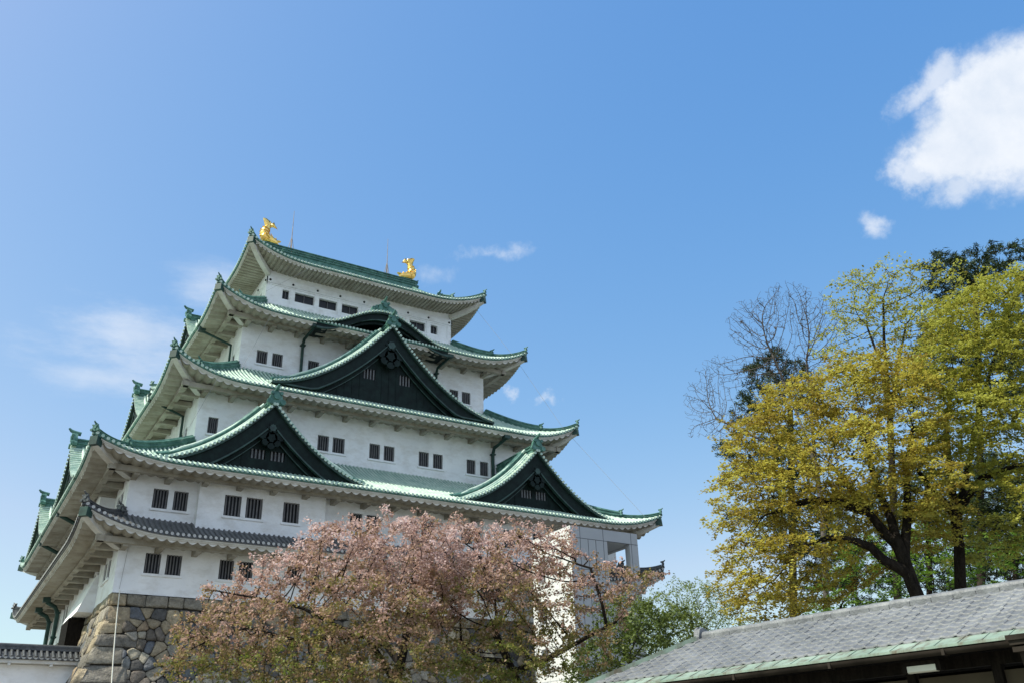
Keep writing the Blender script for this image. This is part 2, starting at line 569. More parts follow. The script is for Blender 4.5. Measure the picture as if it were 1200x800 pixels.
# storey 1
z1w = (13.3, 14.5)
storey(FF, 0, W, BASE, 15.25, 0, pairs([[(1.52, 2.4), (2.71, 3.6)], [(5.82, 6.69), (7.0, 7.87)], [(10.1, 10.97), (11.28, 12.15)], [(14.6, 15.5), (15.8, 16.7)], [(19.3, 20.2), (20.5, 21.4)], [(23.9, 24.8), (25.1, 26)], [(28.2, 29.1), (29.4, 30.3)], [(32.4, 33.3), (33.6, 34.5)]], *z1w))
storey(FL, 0, D, BASE, 15.25, 0, pairs(yy([[(2.1, 3.0), (3.4, 4.3)], [(6.2, 7.1), (7.5, 8.4)], [(19.0, 19.9), (20.3, 21.2)], [(23.2, 24.1), (24.5, 25.4)], [(27.4, 28.3), (28.7, 29.6)]]), *z1w))
storey(FR, 0, D, BASE, 15.25, 0, pairs([[(2.1, 3.0), (3.4, 4.3)], [(8, 9), (9.4, 10.3)], [(16, 17), (17.4, 18.4)]], *z1w))
# storey 2
z2w = (17.15, 18.36)
storey(FF, 0, W, 15.9, 19.6, 0, pairs([[(1.44, 2.32), (2.64, 3.49)], [(14.02, 14.9), (15.2, 16.09)], [(18.12, 19.02), (19.32, 20.21)], [(22.4, 23.3), (23.6, 24.5)], [(32.5, 33.4), (33.7, 34.6)]], *z2w))
storey(FL, 0, D, 15.9, 19.6, 0, pairs(yy([[(1.5, 2.4), (2.7, 3.5)], [(14.2, 15.1), (15.4, 16.3)], [(28.3, 29.2), (29.5, 30.3)]]), *z2w))
storey(FR, 0, D, 15.9, 19.6, 0, pairs([[(2.1, 3.0), (3.4, 4.3)], [(8, 9), (9.4, 10.3)]], *z2w))
# projecting bays of storey 2
for Fb, a, b, pr, wins in ((FF, 4.0, 12.1, 0.5, [[(5.58, 6.62), (6.92, 7.96)], [(9.3, 10.36)]]), (FF, W - 12.1, W - 4.0, 0.5, [[(25.6, 26.6)], [(28.1, 29.1), (29.4, 30.4)]]), (FL, D - 13.0, D - 4.4, 0.9, [[(D - 11.2, D - 10.2), (D - 9.9, D - 8.9)]]), (FL, D - 28, D - 19.4, 0.9, [[(D - 26.2, D - 25.2), (D - 24.9, D - 23.9)]])):
    mb = MB()
    hs = pairs(wins, z2w[0] - 0.1, z2w[1] + 0.02)
    wall_face(mb, Fb, a, b, 15.7, 19.55, -pr, [h for g_ in hs for h in g_])
    mb.face([Fb(a, 0, 15.7), Fb(a, -pr, 15.7), Fb(a, -pr, 19.55), Fb(a, 0, 19.55)])
    mb.face([Fb(b, 0, 15.7), Fb(b, 0, 19.55), Fb(b, -pr, 19.55), Fb(b, -pr, 15.7)])
    mb.build('projecting_bay', M['plaster'], keep)
    for g_ in hs:
        ws = [add_window(Fb, h, -pr) for h in g_]
        add_sill(Fb, g_[0][0], g_[-1][1], g_[0][2], -pr, ws[0])
# storey 3
o3 = 2 * KEN
z3w = (23.86, 25.05)
storey(FF, o3, W - o3, 22.6, 27.2, o3, pairs([[(5.04, 5.72)], [(8.2, 9.06), (9.35, 10.2)], [(12.9, 13.76), (14.05, 14.98)], [(16.94, 17.8), (18.11, 18.98)], [(21.02, 21.88), (22.24, 23.08)], [(25.2, 26.0), (26.4, 27.17)], [(30.3, 31.0)]], *z3w))
storey(FL, o3, D - o3, 22.6, 27.2, o3, pairs(yy([[(6.8, 7.5), (8.1, 8.8)], [(13, 13.8), (14.1, 14.9)], [(19, 19.8), (20.1, 20.9)], [(24, 24.8)]]), *z3w))
storey(FR, o3, D - o3, 22.6, 27.2, o3, pairs([[(6.8, 7.5), (8.1, 8.8)], [(13, 13.8), (14.1, 14.9)]], *z3w))
# storey 4
o4 = 3.5 * KEN
z4w = (31.15, 32.25)
storey(FF, o4, W - o4, 30.2, 34.7, o4, pairs([[(8.72, 9.56), (9.93, 10.76)], [(12.8, 13.7)], [(22.2, 23.0)], [(25.31, 26.15), (26.49, 27.33)]], *z4w))
storey(FL, o4, D - o4, 30.2, 34.7, o4, pairs(yy([[(8.9, 9.6)], [(14, 14.9), (16.7, 17.6)], [(22.3, 23)]]), *z4w))
storey(FR, o4, D - o4, 30.2, 34.7, o4, pairs([[(8.9, 9.6)], [(14, 14.9)]], *z4w))
# storey 5: wide openings between posts
o5 = 4.5 * KEN
z5a, z5b = 38.22, 39.08
f5 = [(10.87, 11.44), (11.94, 13.6), (14.04, 15.61), (16.07, 17.55), (18.5, 19.98), (20.43, 21.98), (22.42, 23.95), (24.5, 25.17)]
l5 = [(D - 20.95, D - 20.3), (D - 19.8, D - 18.3), (D - 17.8, D - 16.3), (D - 15.5, D - 14.0), (D - 13.5, D - 12.0), (D - 11.5, D - 10.85)]
for F5, a, b, hs in ((FF, o5, W - o5, f5), (FL, o5, D - o5, l5), (FR, o5, D - o5, l5)):
    mb = MB()
    wall_face(mb, F5, a, b, 37.2, 40.9, o5, [(p, q_, z5a, z5b) for p, q_ in hs])
    for z0, z1, pr in ((37.42, 37.56, 0.16), (37.60, 37.86, 0.06), (39.28, 39.40, 0.05), (39.42, 39.92, 0.08), (39.94, 40.02, 0.05)):
        fbox(mb, F5, a - pr, b + pr, o5 - pr, o5 - 0.003, z0, z1)
    for s in [(x + y) / 2 for (_, x), (y, _) in zip(hs, hs[1:])] + [a + 0.2, b - 0.2]:
        fbox(mb, F5, s - 0.17, s + 0.17, o5 - 0.05, o5 - 0.003, 37.87, 39.27)
    mb.build('wall', M['plaster'], keep)
    for p, q_ in hs:
        w = add_window(F5, (p, q_, z5a, z5b), o5, 0)
        mb = MB()
        m = (p + q_) / 2
        fbox(mb, F5, m - 0.025, m + 0.025, o5 + 0.15, o5 + 0.2, z5a + 0.002, z5b - 0.002)
        mb.build('window_frame', M['bar'], w)
    for s in [(x + y) / 2 for (_, x), (y, _) in zip(hs, hs[1:])] + [a + 0.2, b - 0.2]:
        mb = MB()
        mb.tube([F5(s, o5 - 0.081, 39.67), F5(s, o5 - 0.13, 39.67), F5(s, o5 - 0.16, 39.67)], [0.10, 0.09, 0.04], 8)
        mb.build('nail_cover', M['copper_dark'], keep)
for F_, a, b, z0, z1, q in ((FB, 0, W, BASE, 19.6, 0), (FB, o3, W - o3, 22.6, 27.2, o3), (FB, o4, W - o4, 30.2, 34.7, o4), (FB, o5, W - o5, 37.2, 40.9, o5)):
    mb = MB()
    wall_face(mb, F_, a, b, z0, z1, q, [])
    mb.build('wall', M['plaster'], keep)

# ------------------------------------------------------------------ roofs
def disc(mb, c, n, rad, mi=0, seg=8):
    n = n.normalized()
    ref = Vector((0, 0, 1)) if abs(n.z) < 0.9 else Vector((1, 0, 0))
    a = ref.cross(n).normalized()
    b = n.cross(a)
    mb.face([c + a * (math.cos(2 * math.pi * k / seg) * rad) + b * (math.sin(2 * math.pi * k / seg) * rad) for k in range(seg)], mi)

def oni(mb, c, d, size=1.0, mi=0):
    """Ridge-end ornament facing along d: shouldered slab, boss, scrolls and a horn thrust out above."""
    c = Vector(c)
    d = Vector((d[0], d[1], 0)).normalized()
    s = d.cross(Vector((0, 0, 1)))
    up = Vector((0, 0, 1))
    out = [(-.46, 0), (.46, 0), (.52, .16), (.40, .30), (.36, .52), (.24, .74), (.10, .86), (-.10, .86), (-.24, .74), (-.36, .52), (-.40, .30), (-.52, .16)]
    fr = [c + s * (x * size) + up * (z * size) + d * (.12 * size) for x, z in out]
    bk = [p - d * (.24 * size) for p in fr]
    mb.face(fr[::-1], mi)
    mb.face(bk, mi)
    for k in range(len(out)):
        k2 = (k + 1) % len(out)
        mb.face([fr[k], fr[k2], bk[k2], bk[k]], mi)
    for x, z, r in ((0, .48, .2), (-.40, .14, .17), (.40, .14, .17), (-.27, .68, .11), (.27, .68, .11)):
        p = c + s * (x * size) + up * (z * size)
        mb.tube([p + d * (.10 * size), p + d * (.24 * size)], r * size, 8, mi)
    p = c + up * (.86 * size) - d * (.1 * size)
    mb.tube([p - d * (.2 * size), p + d * (.15 * size) + up * (.06 * size), p + d * (.38 * size) + up * (.14 * size), p + d * (.52 * size) + up * (.28 * size)], [.13 * size, .12 * size, .1 * size, .06 * size], 7, mi)

def ornament(c, d, size=1.0, parent=None):
    m_ = MB()
    oni(m_, c, d, size)
    return m_.build('ridge_end_ornament', M['copper_edge'] if c is not None else None, parent or keep)

def lift_fn(d, L, d0=5.5):
    return L * max(0.0, (d0 - d) / d0) ** 2.3

def roof_layer(idx, off, o, ze, L, Q, ztop, tile, edge, cap, sp=0.30, gable=None, wave=0.58, soff_z=None, ribs=True):
    x0, x1, y0, y1 = off - o, W - off + o, off - o, D - off + o
    rise = ztop - ze

    def zf(s, q, ln):
        t = min(1.2, q / Q)
        d = max(0.0, min(s, ln - s))
        return ze + rise * (0.76 * t + 0.24 * t * t) + lift_fn(d, L) * max(0.0, 1 - q / 5.2)
    roof = MB()
    eav = MB()
    for sd in 'FRBL':
        F, ln = side_map(sd, x0=x0, x1=x1, y0=y0, y1=y1)
        full = gable is not None and sd in 'FB'

        def lim(s):
            d = min(s, ln - s)
            if gable is None:
                return min(d, Q)
            if full:
                return Q if d >= gable - 1e-6 else d
            return min(d, gable)
        n = max(4, int(round(ln / sp)))
        cols = [ln * k / n for k in range(n + 1)]
        nq = 9
        # flat tile sheet, split where the limit jumps
        segs = [(0, ln)] if not full else [(0, gable - 1e-4), (gable, ln - gable), (ln - gable + 1e-4, ln)]
        for sa, sb in segs:
            k = max(3, int((sb - sa) / 0.9))
            rows = []
            for i in range(k + 1):
                s = sa + (sb - sa) * i / k
                l_ = min(lim(s), min(s, ln - s)) if not full else (Q if sa == gable else min(s, ln - s))
                rows.append([F(s, l_ * j / nq, zf(s, l_ * j / nq, ln) - 0.0) for j in range(nq + 1)])
            roof.grid(rows, 3, True, flip=True)
        # round tile rows
        for i in range(n):
            s = (cols[i] + cols[i + 1]) / 2
            l_ = lim(s)
            if l_ < 0.12:
                continue
            k = max(2, int(l_ / 1.0) + 1)
            r = 0.078
            rows = []
            for j in range(k + 1):
                q = -0.10 + (l_ + 0.10) * j / k
                z = zf(s, max(q, 0), ln)
                rows.append([F(s + r * math.cos(a), q, z + r * 1.15 * math.sin(a)) for a in [math.pi * m / 5 for m in range(6)]])
            roof.grid(rows, 0, True)
            z = zf(s, 0, ln)
            c = F(s, -0.12, z + 0.012)
            disc(roof, c, F(0, -1, 0) - F(0, 0, 0), 0.098, 2)
            roof.tube([F(s, -0.118, z + 0.012), F(s, 0.03, z + 0.012)], 0.098, 8, 0, cap=False)
        # flat tile ends, dark under-eave strip
        k = max(8, int(ln / 0.7))
        st = [ln * i / k for i in range(k + 1)]
        roof.grid([[F(s, -0.04, zf(s, 0, ln) + 0.02), F(s, -0.04, zf(s, 0, ln) - 0.13)] for s in st], 1, True, flip=True)
        roof.grid([[F(s, -0.04, zf(s, 0, ln) - 0.13), F(s, 0.3, zf(s, 0, ln) - 0.13)] for s in st], 1, True, flip=True)
        # white fascia boards
        def qc(s, q):
            return F(max(q, min(ln - q, s)), q, 0)
        for (qa, za, qb, zb) in ((0.05, -0.13, 0.05, -0.22), (0.05, -0.22, 0.13, -0.22), (0.13, -0.22, 0.13, -0.29)):
            eav.grid([[Vector((qc(s, qa).x, qc(s, qa).y, zf(s, 0, ln) + za)), Vector((qc(s, qb).x, qc(s, qb).y, zf(s, 0, ln) + zb))] for s in st], 0, True, flip=True)
        # wave-plastered rafters: the soffit itself undulates along the eave
        zs = soff_z if soff_z is not None else ze - 0.15
        qi = o + 0.05
        nw = max(6, int(round(ln / wave)))
        sub = 8
        rows = []
        fringe = []
        for i in range(nw * sub + 1):
            s = ln * i / (nw * sub)
            ph = (i % sub) / sub
            wv = abs(math.sin(math.pi * ph)) if ribs else (1.0 if 0.2 < ph < 0.8 else 0.0)
            row = []
            hang = 0.16 if ribs else 0.11
            for q, t in ((0.20, 0.0), (0.6, 0.15), (1.05, 0.33), (1.5, 0.52), (qi * 0.86, 0.78), (qi, 1.0)):
                lf = lift_fn(min(s, ln - s), L) * max(0, 1 - q / 5.2)
                z = (ze - 0.28) * (1 - t) + (zs - 0.04) * t + lf - hang * wv * (1 - 0.35 * t)
                p = qc(s, q)
                row.append((p.x, p.y, z))
            rows.append(row)
            p = qc(s, 0.195)
            fringe.append([(p.x, p.y, ze - 0.27 + lift_fn(min(s, ln - s), L)), (p.x, p.y, ze - 0.28 + lift_fn(min(s, ln - s), L) - hang * wv)])
        eav.grid(fringe, 0, False, flip=True)
        eav.grid(rows, 1, ribs, flip=True)
        # closing strip behind the fascia
        eav.grid([[Vector((qc(s, 0.13).x, qc(s, 0.13).y, zf(s, 0, ln) - 0.29)), Vector((qc(s, 0.21).x, qc(s, 0.21).y, zf(s, 0, ln) - 0.27))] for s in st], 0, True, flip=True)
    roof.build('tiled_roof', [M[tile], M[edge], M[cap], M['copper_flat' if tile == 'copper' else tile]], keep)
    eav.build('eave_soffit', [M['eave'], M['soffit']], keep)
    # hip ridges, corner beams, corner ornaments
    for cx, cy, dx, dy in ((x0, y0, 1, 1), (x1, y0, -1, 1), (x1, y1, -1, -1), (x0, y1, 1, -1)):
        qm = gable if gable else Q
        out = Vector((-dx, -dy, 0)).normalized()

        def hp(q, dz=0.0):
            return Vector((cx + dx * q, cy + dy * q, zf(max(q, 0), max(q, 0), 1e3) + dz))
        hr = MB()
        prof = [(-.20, -.25), (-.20, .12), (-.26, .12), (-.26, .18), (-.16, .20), (-.16, .34), (-.21, .35), (-.21, .40), (-.10, .42), (0, .52), (.10, .42), (.21, .40), (.21, .35), (.16, .34), (.16, .20), (.26, .18), (.26, .12), (.20, .12), (.20, -.25)][::-1]
        low = [(a * 0.85, b * 0.62) for a, b in prof]
        hr.sweep([hp(2.3 + (qm - 2.3) * k / 8) for k in range(9)], prof)
        hr.sweep([hp(0.05 + 2.4 * k / 8) for k in range(9)], low)
        hr.build('hip_ridge', M[edge], keep)
        for q_, dz_, s_ in ((0.02, 0.05, 0.50), (2.2, 0.1, 0.56)):
            mo = MB()
            oni(mo, hp(q_, dz_), out, s_)
            mo.build('ridge_end_ornament', M[edge], keep)
        cb = MB()
        t = out
        side = t.cross(Vector((0, 0, 1)))
        zb = zf(0, 0, 1e3) - 0.30
        ze_in = (soff_z if soff_z is not None else ze - 0.15)
        p_out = Vector((cx + dx * 0.12, cy + dy * 0.12, zb))
        p_in = Vector((cx + dx * (o + 0.1), cy + dy * (o + 0.1), ze_in - 0.05))
        cb.sweep([p_out.lerp(p_in, k / 6) + Vector((0, 0, -0.18 * math.sin(math.pi * k / 6))) for k in range(7)], [(-.2, -.42), (.2, -.42), (.2, .0), (-.2, .0)])
        cb.sweep([p_out + t * 0.18 + Vector((0, 0, .02)), p_out - t * 0.32 + Vector((0, 0, -.02))], [(-.25, -.47), (.25, -.47), (.25, .05), (-.25, .05)], 1)
        cb.build('corner_beam', [M['eave'], M['copper_pipe']], keep)
    return zf, (x0, x1, y0, y1)

z1f, r1 = roof_layer(1, 0, 2.5, 15.10, 1.25, 2.5, 16.45, 'gray_tile', 'gray_tile', 'gray_cap', sp=0.31)
z2f, r2 = roof_layer(2, 0, 2.65, 19.30, 1.10, 6.89, 23.05, 'copper', 'copper_edge', 'copper', soff_z=19.15)
z3f, r3 = roof_layer(3, o3, 2.55, 26.98, 1.55, 5.73, 30.55, 'copper', 'copper_edge', 'copper', soff_z=26.85)
z4f, r4 = roof_layer(4, o4, 2.78, 34.35, 1.45, 4.90, 37.55, 'copper', 'copper_edge', 'copper', soff_z=34.4)
z5f, r5 = roof_layer(5, o5, 2.32, 40.68, 1.40, 8.68, 46.0, 'copper', 'copper_edge', 'copper', gable=3.0, wave=0.36, soff_z=40.5, ribs=False)

# outrigger brackets and purlins under the eaves of storeys 1 to 4, each a part of its own
for off, o, zs, sides in ((0, 2.5, 14.9, 'FL'), (0, 2.65, 19.1, 'FL'), (o3, 2.55, 26.75, 'FLR'), (o4, 2.78, 34.3, 'FLR')):
    for sd in sides:
        F, ln = {'F': (FF, LF), 'L': (FL, LL), 'R': (FR, LR)}[sd]
        n = int(round((ln - 2 * off) / KEN))
        for k in range(n + 1 if sd != 'R' else 0):
            s = off + (ln - 2 * off) * k / n
            s = min(max(s, off + 0.17), ln - off - 0.17)
            mb = MB()
            fbox(mb, F, s - 0.16, s + 0.16, off - 1.25, off - 0.002, zs - 0.42, zs - 0.10)
            mb.build('eave_bracket', M['soffit'], keep)
        mb = MB()
        fbox(mb, F, off - 1.5, ln - off + 1.5, off - 1.40, off - 1.06, zs - 0.30, zs + 0.03)
        mb.build('eave_purlin', M['soffit'], keep)

# top ridge, gable ends and gilded fishes
yr = D / 2
xa, xb = 10.25, W - 10.25
rd = MB()
for w_, za, zb in ((0.95, 45.6, 46.1), (0.70, 46.1, 46.32), (0.86, 46.32, 46.38), (0.66, 46.38, 46.58), (0.82, 46.58, 46.64), (0.62, 46.64, 46.82), (0.78, 46.82, 46.9)):
    rd.box(((xa + xb) / 2, yr, (za + zb) / 2), xb - xa - (0.95 - w_), w_, zb - za)
rd.tube([(xa + 0.1, yr, 46.95), (xb - 0.1, yr, 46.95)], 0.17, 10)
k = 0
x = xa + 0.6
while x < xb - 0.4:
    rd.box((x, yr - 0.36, 46.5), 0.07, 0.10, 0.34)
    rd.box((x, yr + 0.36, 46.5), 0.07, 0.10, 0.34)
    x += 0.9
rd.build('top_ridge', M['copper_edge'], keep)
for sx, xe in ((-1, xa), (1, xb)):
    vg = MB()
    xg = r5[0] + 3.0 if sx < 0 else r5[1] - 3.0
    prof = [(-.2, -.25), (-.2, .15), (-.12, .35), (.12, .35), (.2, .15), (.2, -.25)][::-1]
    for sy in (-1, 1):
        path = []
        for k in range(9):
            q = 8.5 - (8.5 - 2.6) * k / 8
            y = r5[2] + q if sy < 0 else r5[3] - q
            path.append((xg - sx * 0.35, y, z5f(50, q, 1e3) + 0.02))
        vg.sweep(path, prof)
        ornament(path[-1], (0, sy), 0.75)
        # bargeboard
        rows = []
        for k in range(9):
            q = 8.66 - (8.66 - 2.8) * k / 8
            y = r5[2] + q if sy < 0 else r5[3] - q
            z = z5f(50, q, 1e3)
            rows.append([(xg - sx * 0.1, y, z - 0.05), (xg - sx * 0.1, y, z - 0.75)])
        vg.grid(rows, 1, False, flip=(sx * sy > 0))
    ornament((xe, yr, 46.1), (sx, 0), 0.95)
    vg.build('gable_verge', [M['copper_edge'], M['copper_dark']], keep)
    gp = MB()
    xx = xg - sx * 0.6
    top = [(xx, r5[2] + 2.9 + (8.68 - 2.9) * k / 8 if True else 0, z5f(50, 2.9 + 5.78 * k / 8, 1e3) - 0.06) for k in range(9)]
    bot = (xx, yr, 42.0)
    pts = [(xx, r5[2] + 2.9, 42.0)] + top + [(xx, D - p[1], p[2]) for p in top[-2::-1]] + [(xx, r5[3] - 2.9, 42.0)]
    gp.face(pts if sx > 0 else pts[::-1])
    gp.build('gable_wall', M['copper_dark'], keep)

def fish(xc, sx):
    """Gilded roof fish: head low towards the ridge's middle, body rising, forked tail on top."""
    def p(a, b, y=0.0):
        return Vector((xc + sx * a, yr + y, 46.98 + b))
    mb = MB()
    path = [p(0.86, .18), p(0.62, .24), p(0.32, .30), p(0.02, .38), (p(-0.30, .58)), p(-0.42, .92), p(-0.36, 1.28), p(-0.20, 1.62), p(-0.10, 1.90)]
    rad = [(.26, .20), (.38, .32), (.46, .42), (.50, .48), (.48, .48), (.44, .46), (.38, .40), (.28, .30), (.18, .2)]
    mb.tube(path, rad, 10)
    # jaws
    mb.tube([p(.70, .36), p(.95, .46), p(1.16, .50)], [(.24, .14), (.22, .10), (.10, .05)], 8)
    mb.tube([p(.70, .12), p(.95, .06), p(1.12, .04)], [(.24, .12), (.20, .08), (.08, .04)], 8)
    for y in (-.24, .24):
        mb.tube([p(.62, .48, y), p(.60, .62, y)], [.09, .05], 7)
        mb.tube([p(.30, .60, y * 1.1), p(.05, .95, y * 1.5)], [(.10, .05), (.02, .02)], 6)
        # breast fin
        n = 5
        a0 = p(.10, .30, y * 1.5)
        for k in range(n):
            mb.tube([a0 + Vector((sx * -.08 * k, 0, .02 * k)), a0 + Vector((sx * (-.28 - .10 * k), y * 1.2, .12 + .13 * k))], [.07, .02], 5)
    # tail: two sickle lobes and a middle web
    def lobe(pts, wid):
        n = len(pts)
        for y in (-1, 1):
            pass
        a = [p(x + wx, z + wz, 0) for (x, z), (wx, wz) in zip(pts, wid)]
        b = [p(x - wx, z - wz, 0) for (x, z), (wx, wz) in zip(pts, wid)]
        th = 0.11
        rows = []
        for k in range(n):
            t = th * (1 - k / n)
            rows.append([a[k] + Vector((0, t * .3, 0)), (a[k] + b[k]) / 2 + Vector((0, t, 0)), b[k] + Vector((0, t * .3, 0)), b[k] - Vector((0, t * .3, 0)), (a[k] + b[k]) / 2 - Vector((0, t, 0)), a[k] - Vector((0, t * .3, 0))])
        mb.grid(rows, 0, True, close=True)
        mb.face(rows[-1])
    lobe([(-.14, 1.70), (-.18, 2.02), (-.30, 2.30), (-.52, 2.52), (-.66, 2.58)], [(.28, .02), (.32, .08), (.26, .12), (.14, .09), (.02, .02)])
    lobe([(-.08, 1.72), (.12, 2.02), (.36, 2.10), (.60, 1.94), (.78, 1.66)], [(.2, .18), (.13, .28), (.02, .28), (-.12, .18), (-.02, .02)])
    lobe([(-.12, 1.72), (-.06, 2.05), (.02, 2.26), (.06, 2.40)], [(.20, .02), (.22, .0), (.12, -.02), (.01, 0)])
    # back fin spikes
    for (a, b), (c_, d_) in (((-.30, .36), (-.62, .30)), ((-.56, .62), (-.86, .66)), ((-.66, .90), (-.92, 1.06)), ((-.62, 1.18), (-.86, 1.40)), ((-.46, 1.46), (-.66, 1.72))):
        mb.tube([p(a * .8, b), p(c_, d_)], [(.05, .17), (.015, .03)], 6)
    # scale rows: raised rings along the body
    for k in range(2, 7):
        m0 = path[k].lerp(path[k + 1], 0.4)
        m1 = path[k].lerp(path[k + 1], 0.62)
        r_ = rad[k]
        mb.tube([m0, m1], [(r_[0] * 1.05, r_[1] * 1.05), (r_[0] * .96, r_[1] * .96)], 10)
    o_ = mb.build('golden_roof_fish', M['gold'], keep, 'golden fish at the left end of the top ridge, its tail curled up' if sx > 0 else 'golden fish at the right end of the top ridge, its tail curled up')

fish(10.95, 1)
fish(25.05, -1)
for xr, zt in ((13.1, 51.2), (22.75, 51.0)):
    mb = MB()
    mb.tube([(xr, yr - 0.05, 46.9), (xr, yr - 0.05, zt)], [0.05, 0.018], 6)
    for a in range(4):
        dx, dy = [(1, 0), (-1, 0), (0, 1), (0, -1)][a]
        mb.tube([(xr + dx * .3, yr + dy * .35, 46.4 if dy else 46.9), (xr, yr - 0.05, 48.3)], 0.025, 5)
    mb.build('lightning_rod', M['rod'], keep)

# ------------------------------------------------------------------ dormer gables
def dormer(F, sc, w, yv, z0, h, qb, wins, prof_pow=1.9, lin=0.17):
    """Triangular dormer: curved tiled slopes, tile-edged verge, black bargeboard, black gable with barred windows."""
    def f(u):
        u = abs(u)
        u = min(1.0, u)
        return (1 - lin) * (1 - u) ** prof_pow + lin * (1 - u)

    def zc(u):
        return z0 + h * f(u)

    def P(u, q, dz=0.0):
        return F(sc + w * u, q, zc(u) + dz)
    N = 16
    us = [k / N for k in range(N + 1)]
    rt = MB()
    for sg in (-1, 1):
        rt.grid([[P(sg * u, yv + (qb - yv) * j / 4) for j in range(5)] for u in us], 1, True, flip=(sg < 0))
        q = yv + 1.35
        while q < qb:
            r = 0.078
            rows = []
            for u in us:
                p = P(sg * u, q)
                rows.append([F(sc + w * sg * u, q + r * math.cos(a), zc(u) + r * 1.2 * math.sin(a)) for a in [math.pi * m / 5 for m in range(6)]])
            rt.grid(rows, 0, True, flip=(sg > 0))
            q += 0.30
        # verge tiles: short round tiles laid out over the edge, spaced along the curve
        fine = [k / 400 for k in range(401)]
        acc_, nxt = 0.0, 0.12
        for a, b in zip(fine, fine[1:]):
            pa, pb = P(sg * a, 0), P(sg * b, 0)
            acc_ += (pb - pa).length
            if acc_ >= nxt:
                nxt += 0.30
                c0 = P(sg * b, yv - 0.08, 0.03)
                c1 = P(sg * b, yv + 0.72, 0.07)
                rt.tube([c0, c1], 0.105, 8, 0)
                disc(rt, P(sg * b, yv - 0.085, 0.03), F(0, -1, 0) - F(0, 0, 0), 0.10, 0)
        # longitudinal rows beside the verge
        for qq, rr_, hh in ((yv + 0.70, 0.11, 0.20), (yv + 0.92, 0.11, 0.34), (yv + 1.16, 0.12, 0.74)):
            rt.tube([P(sg * u, qq, hh * min(1.0, 2.5 * (1.02 - u) + .35)) for u in us[1:]], rr_, 6, 0)
    rt.build('dormer_roof', [M['copper'], M['copper_flat']], keep)
    # ridges
    rg = MB()
    prof = [(-.24, -.3), (-.24, .12), (-.30, .13), (-.30, .20), (-.19, .22), (-.19, .40), (-.26, .41), (-.26, .47), (-.12, .50), (0, .60), (.12, .50), (.26, .47), (.26, .41), (.19, .40), (.19, .22), (.30, .20), (.30, .13), (.24, .12), (.24, -.3)][::-1]
    rg.sweep([F(sc, yv + 0.25 + (qb - yv - 0.25) * k / 3, z0 + h) for k in range(4)], prof)
    slim = [(a * .8, b * .62) for a, b in prof]
    for sg in (-1, 1):
        rg.sweep([P(sg * (0.05 + 0.92 * k / 14), yv + 1.16, 0.02) for k in range(15)], [(a_ * .8, (b_ if b_ < 0 else b_ * 1.15)) for a_, b_ in prof])
    rg.build('dormer_ridge', M['copper_edge'], keep)
    fd = F(0, -1, 0) - F(0, 0, 0)
    ornament(F(sc, yv + 0.1, z0 + h - 0.05), fd, 1.1)
    for sg in (-1, 1):
        ornament(P(sg * 0.95, yv + 1.2, 0.02), (F(sg, 0, 0) - F(0, 0, 0)) * 0.6 + fd, 0.55)
    # bargeboard
    bb = MB()
    for sg in (-1, 1):
        def low(u):
            return max(z0 - 0.12, zc(u) - 0.16 - (1.02 + 0.30 * (1 - u) ** 2) * (1 if u < 0.75 else 1 - 0.55 * (u - 0.75) / 0.25))
        rows = []
        q0, q1 = yv + 0.20, yv + 0.42
        for u in us:
            x = sc + w * sg * u
            a, b = zc(u) - 0.10, low(u)
            rows.append([F(x, q1, a), F(x, q0, a), F(x, q0, b + 0.14), F(x, q0 - 0.05, b + 0.12), F(x, q0 - 0.05, b), F(x, q1, b)])
        bb.grid([r[0:4] for r in rows], 0, False, flip=(sg < 0))
        bb.grid([r[3:6] for r in rows], 1, False, flip=(sg < 0))
        bb.grid([[F(sc + w * sg * u, yv + 0.0, zc(u) - 0.04), F(sc + w * sg * u, yv + 0.0, zc(u) - 0.20), F(sc + w * sg * u, yv + 0.5, zc(u) - 0.20)] for u in us], 1, False, flip=(sg < 0))
        # second, inner board edge
        rows = []
        q2 = yv + 0.62
        for u in us[:-1]:
            x = sc + w * sg * u
            lo_ = max(z0 - 0.14, low(u) - 0.36)
            rows.append([F(x, q2, low(u) + 0.05), F(x, q2, lo_), F(x, q2 + 0.12, lo_)])
        bb.grid(rows, 0, False, flip=(sg < 0))
        # pendant edge line
        rows = []
        for u in us[:-1]:
            x = sc + w * sg * u
            lo_ = max(z0 - 0.14, low(u) - 0.36)
            rows.append([F(x, q2 - 0.03, lo_ + 0.06), F(x, q2 - 0.03, lo_ - 0.01), F(x, q2 + 0.05, lo_ - 0.01)])
        bb.grid(rows, 1, False, flip=(sg < 0))
    bb.build('bargeboard', [M['copper_dark'], M['copper_edge_dark']], keep)
    # gable wall of boarded copper, with windows
    gw = MB()
    qg = yv + 0.80
    xs = sorted({-1.0 + 2.0 * k / 40 for k in range(41)})
    hs = [(sc + a, sc + b, z0 + c, z0 + d) for a, b, c, d in wins]
    zb = z0 - 0.3
    cuts = sorted({sc + w * x for x in xs} | {h_[0] for h_ in hs} | {h_[1] for h_ in hs})
    for a, b in zip(cuts, cuts[1:]):
        m = (a + b) / 2
        ta, tb = zc((a - sc) / w) - 0.15, zc((b - sc) / w) - 0.15
        hh = [h_ for h_ in hs if h_[0] < m < h_[1]]
        if hh:
            gw.face([F(a, qg, zb), F(b, qg, zb), F(b, qg, hh[0][2]), F(a, qg, hh[0][2])])
            gw.face([F(a, qg, hh[0][3]), F(b, qg, hh[0][3]), F(b, qg, tb), F(a, qg, ta)])
        else:
            gw.face([F(a, qg, zb), F(b, qg, zb), F(b, qg, tb), F(a, qg, ta)])
    # board battens and base rails
    x = -0.84
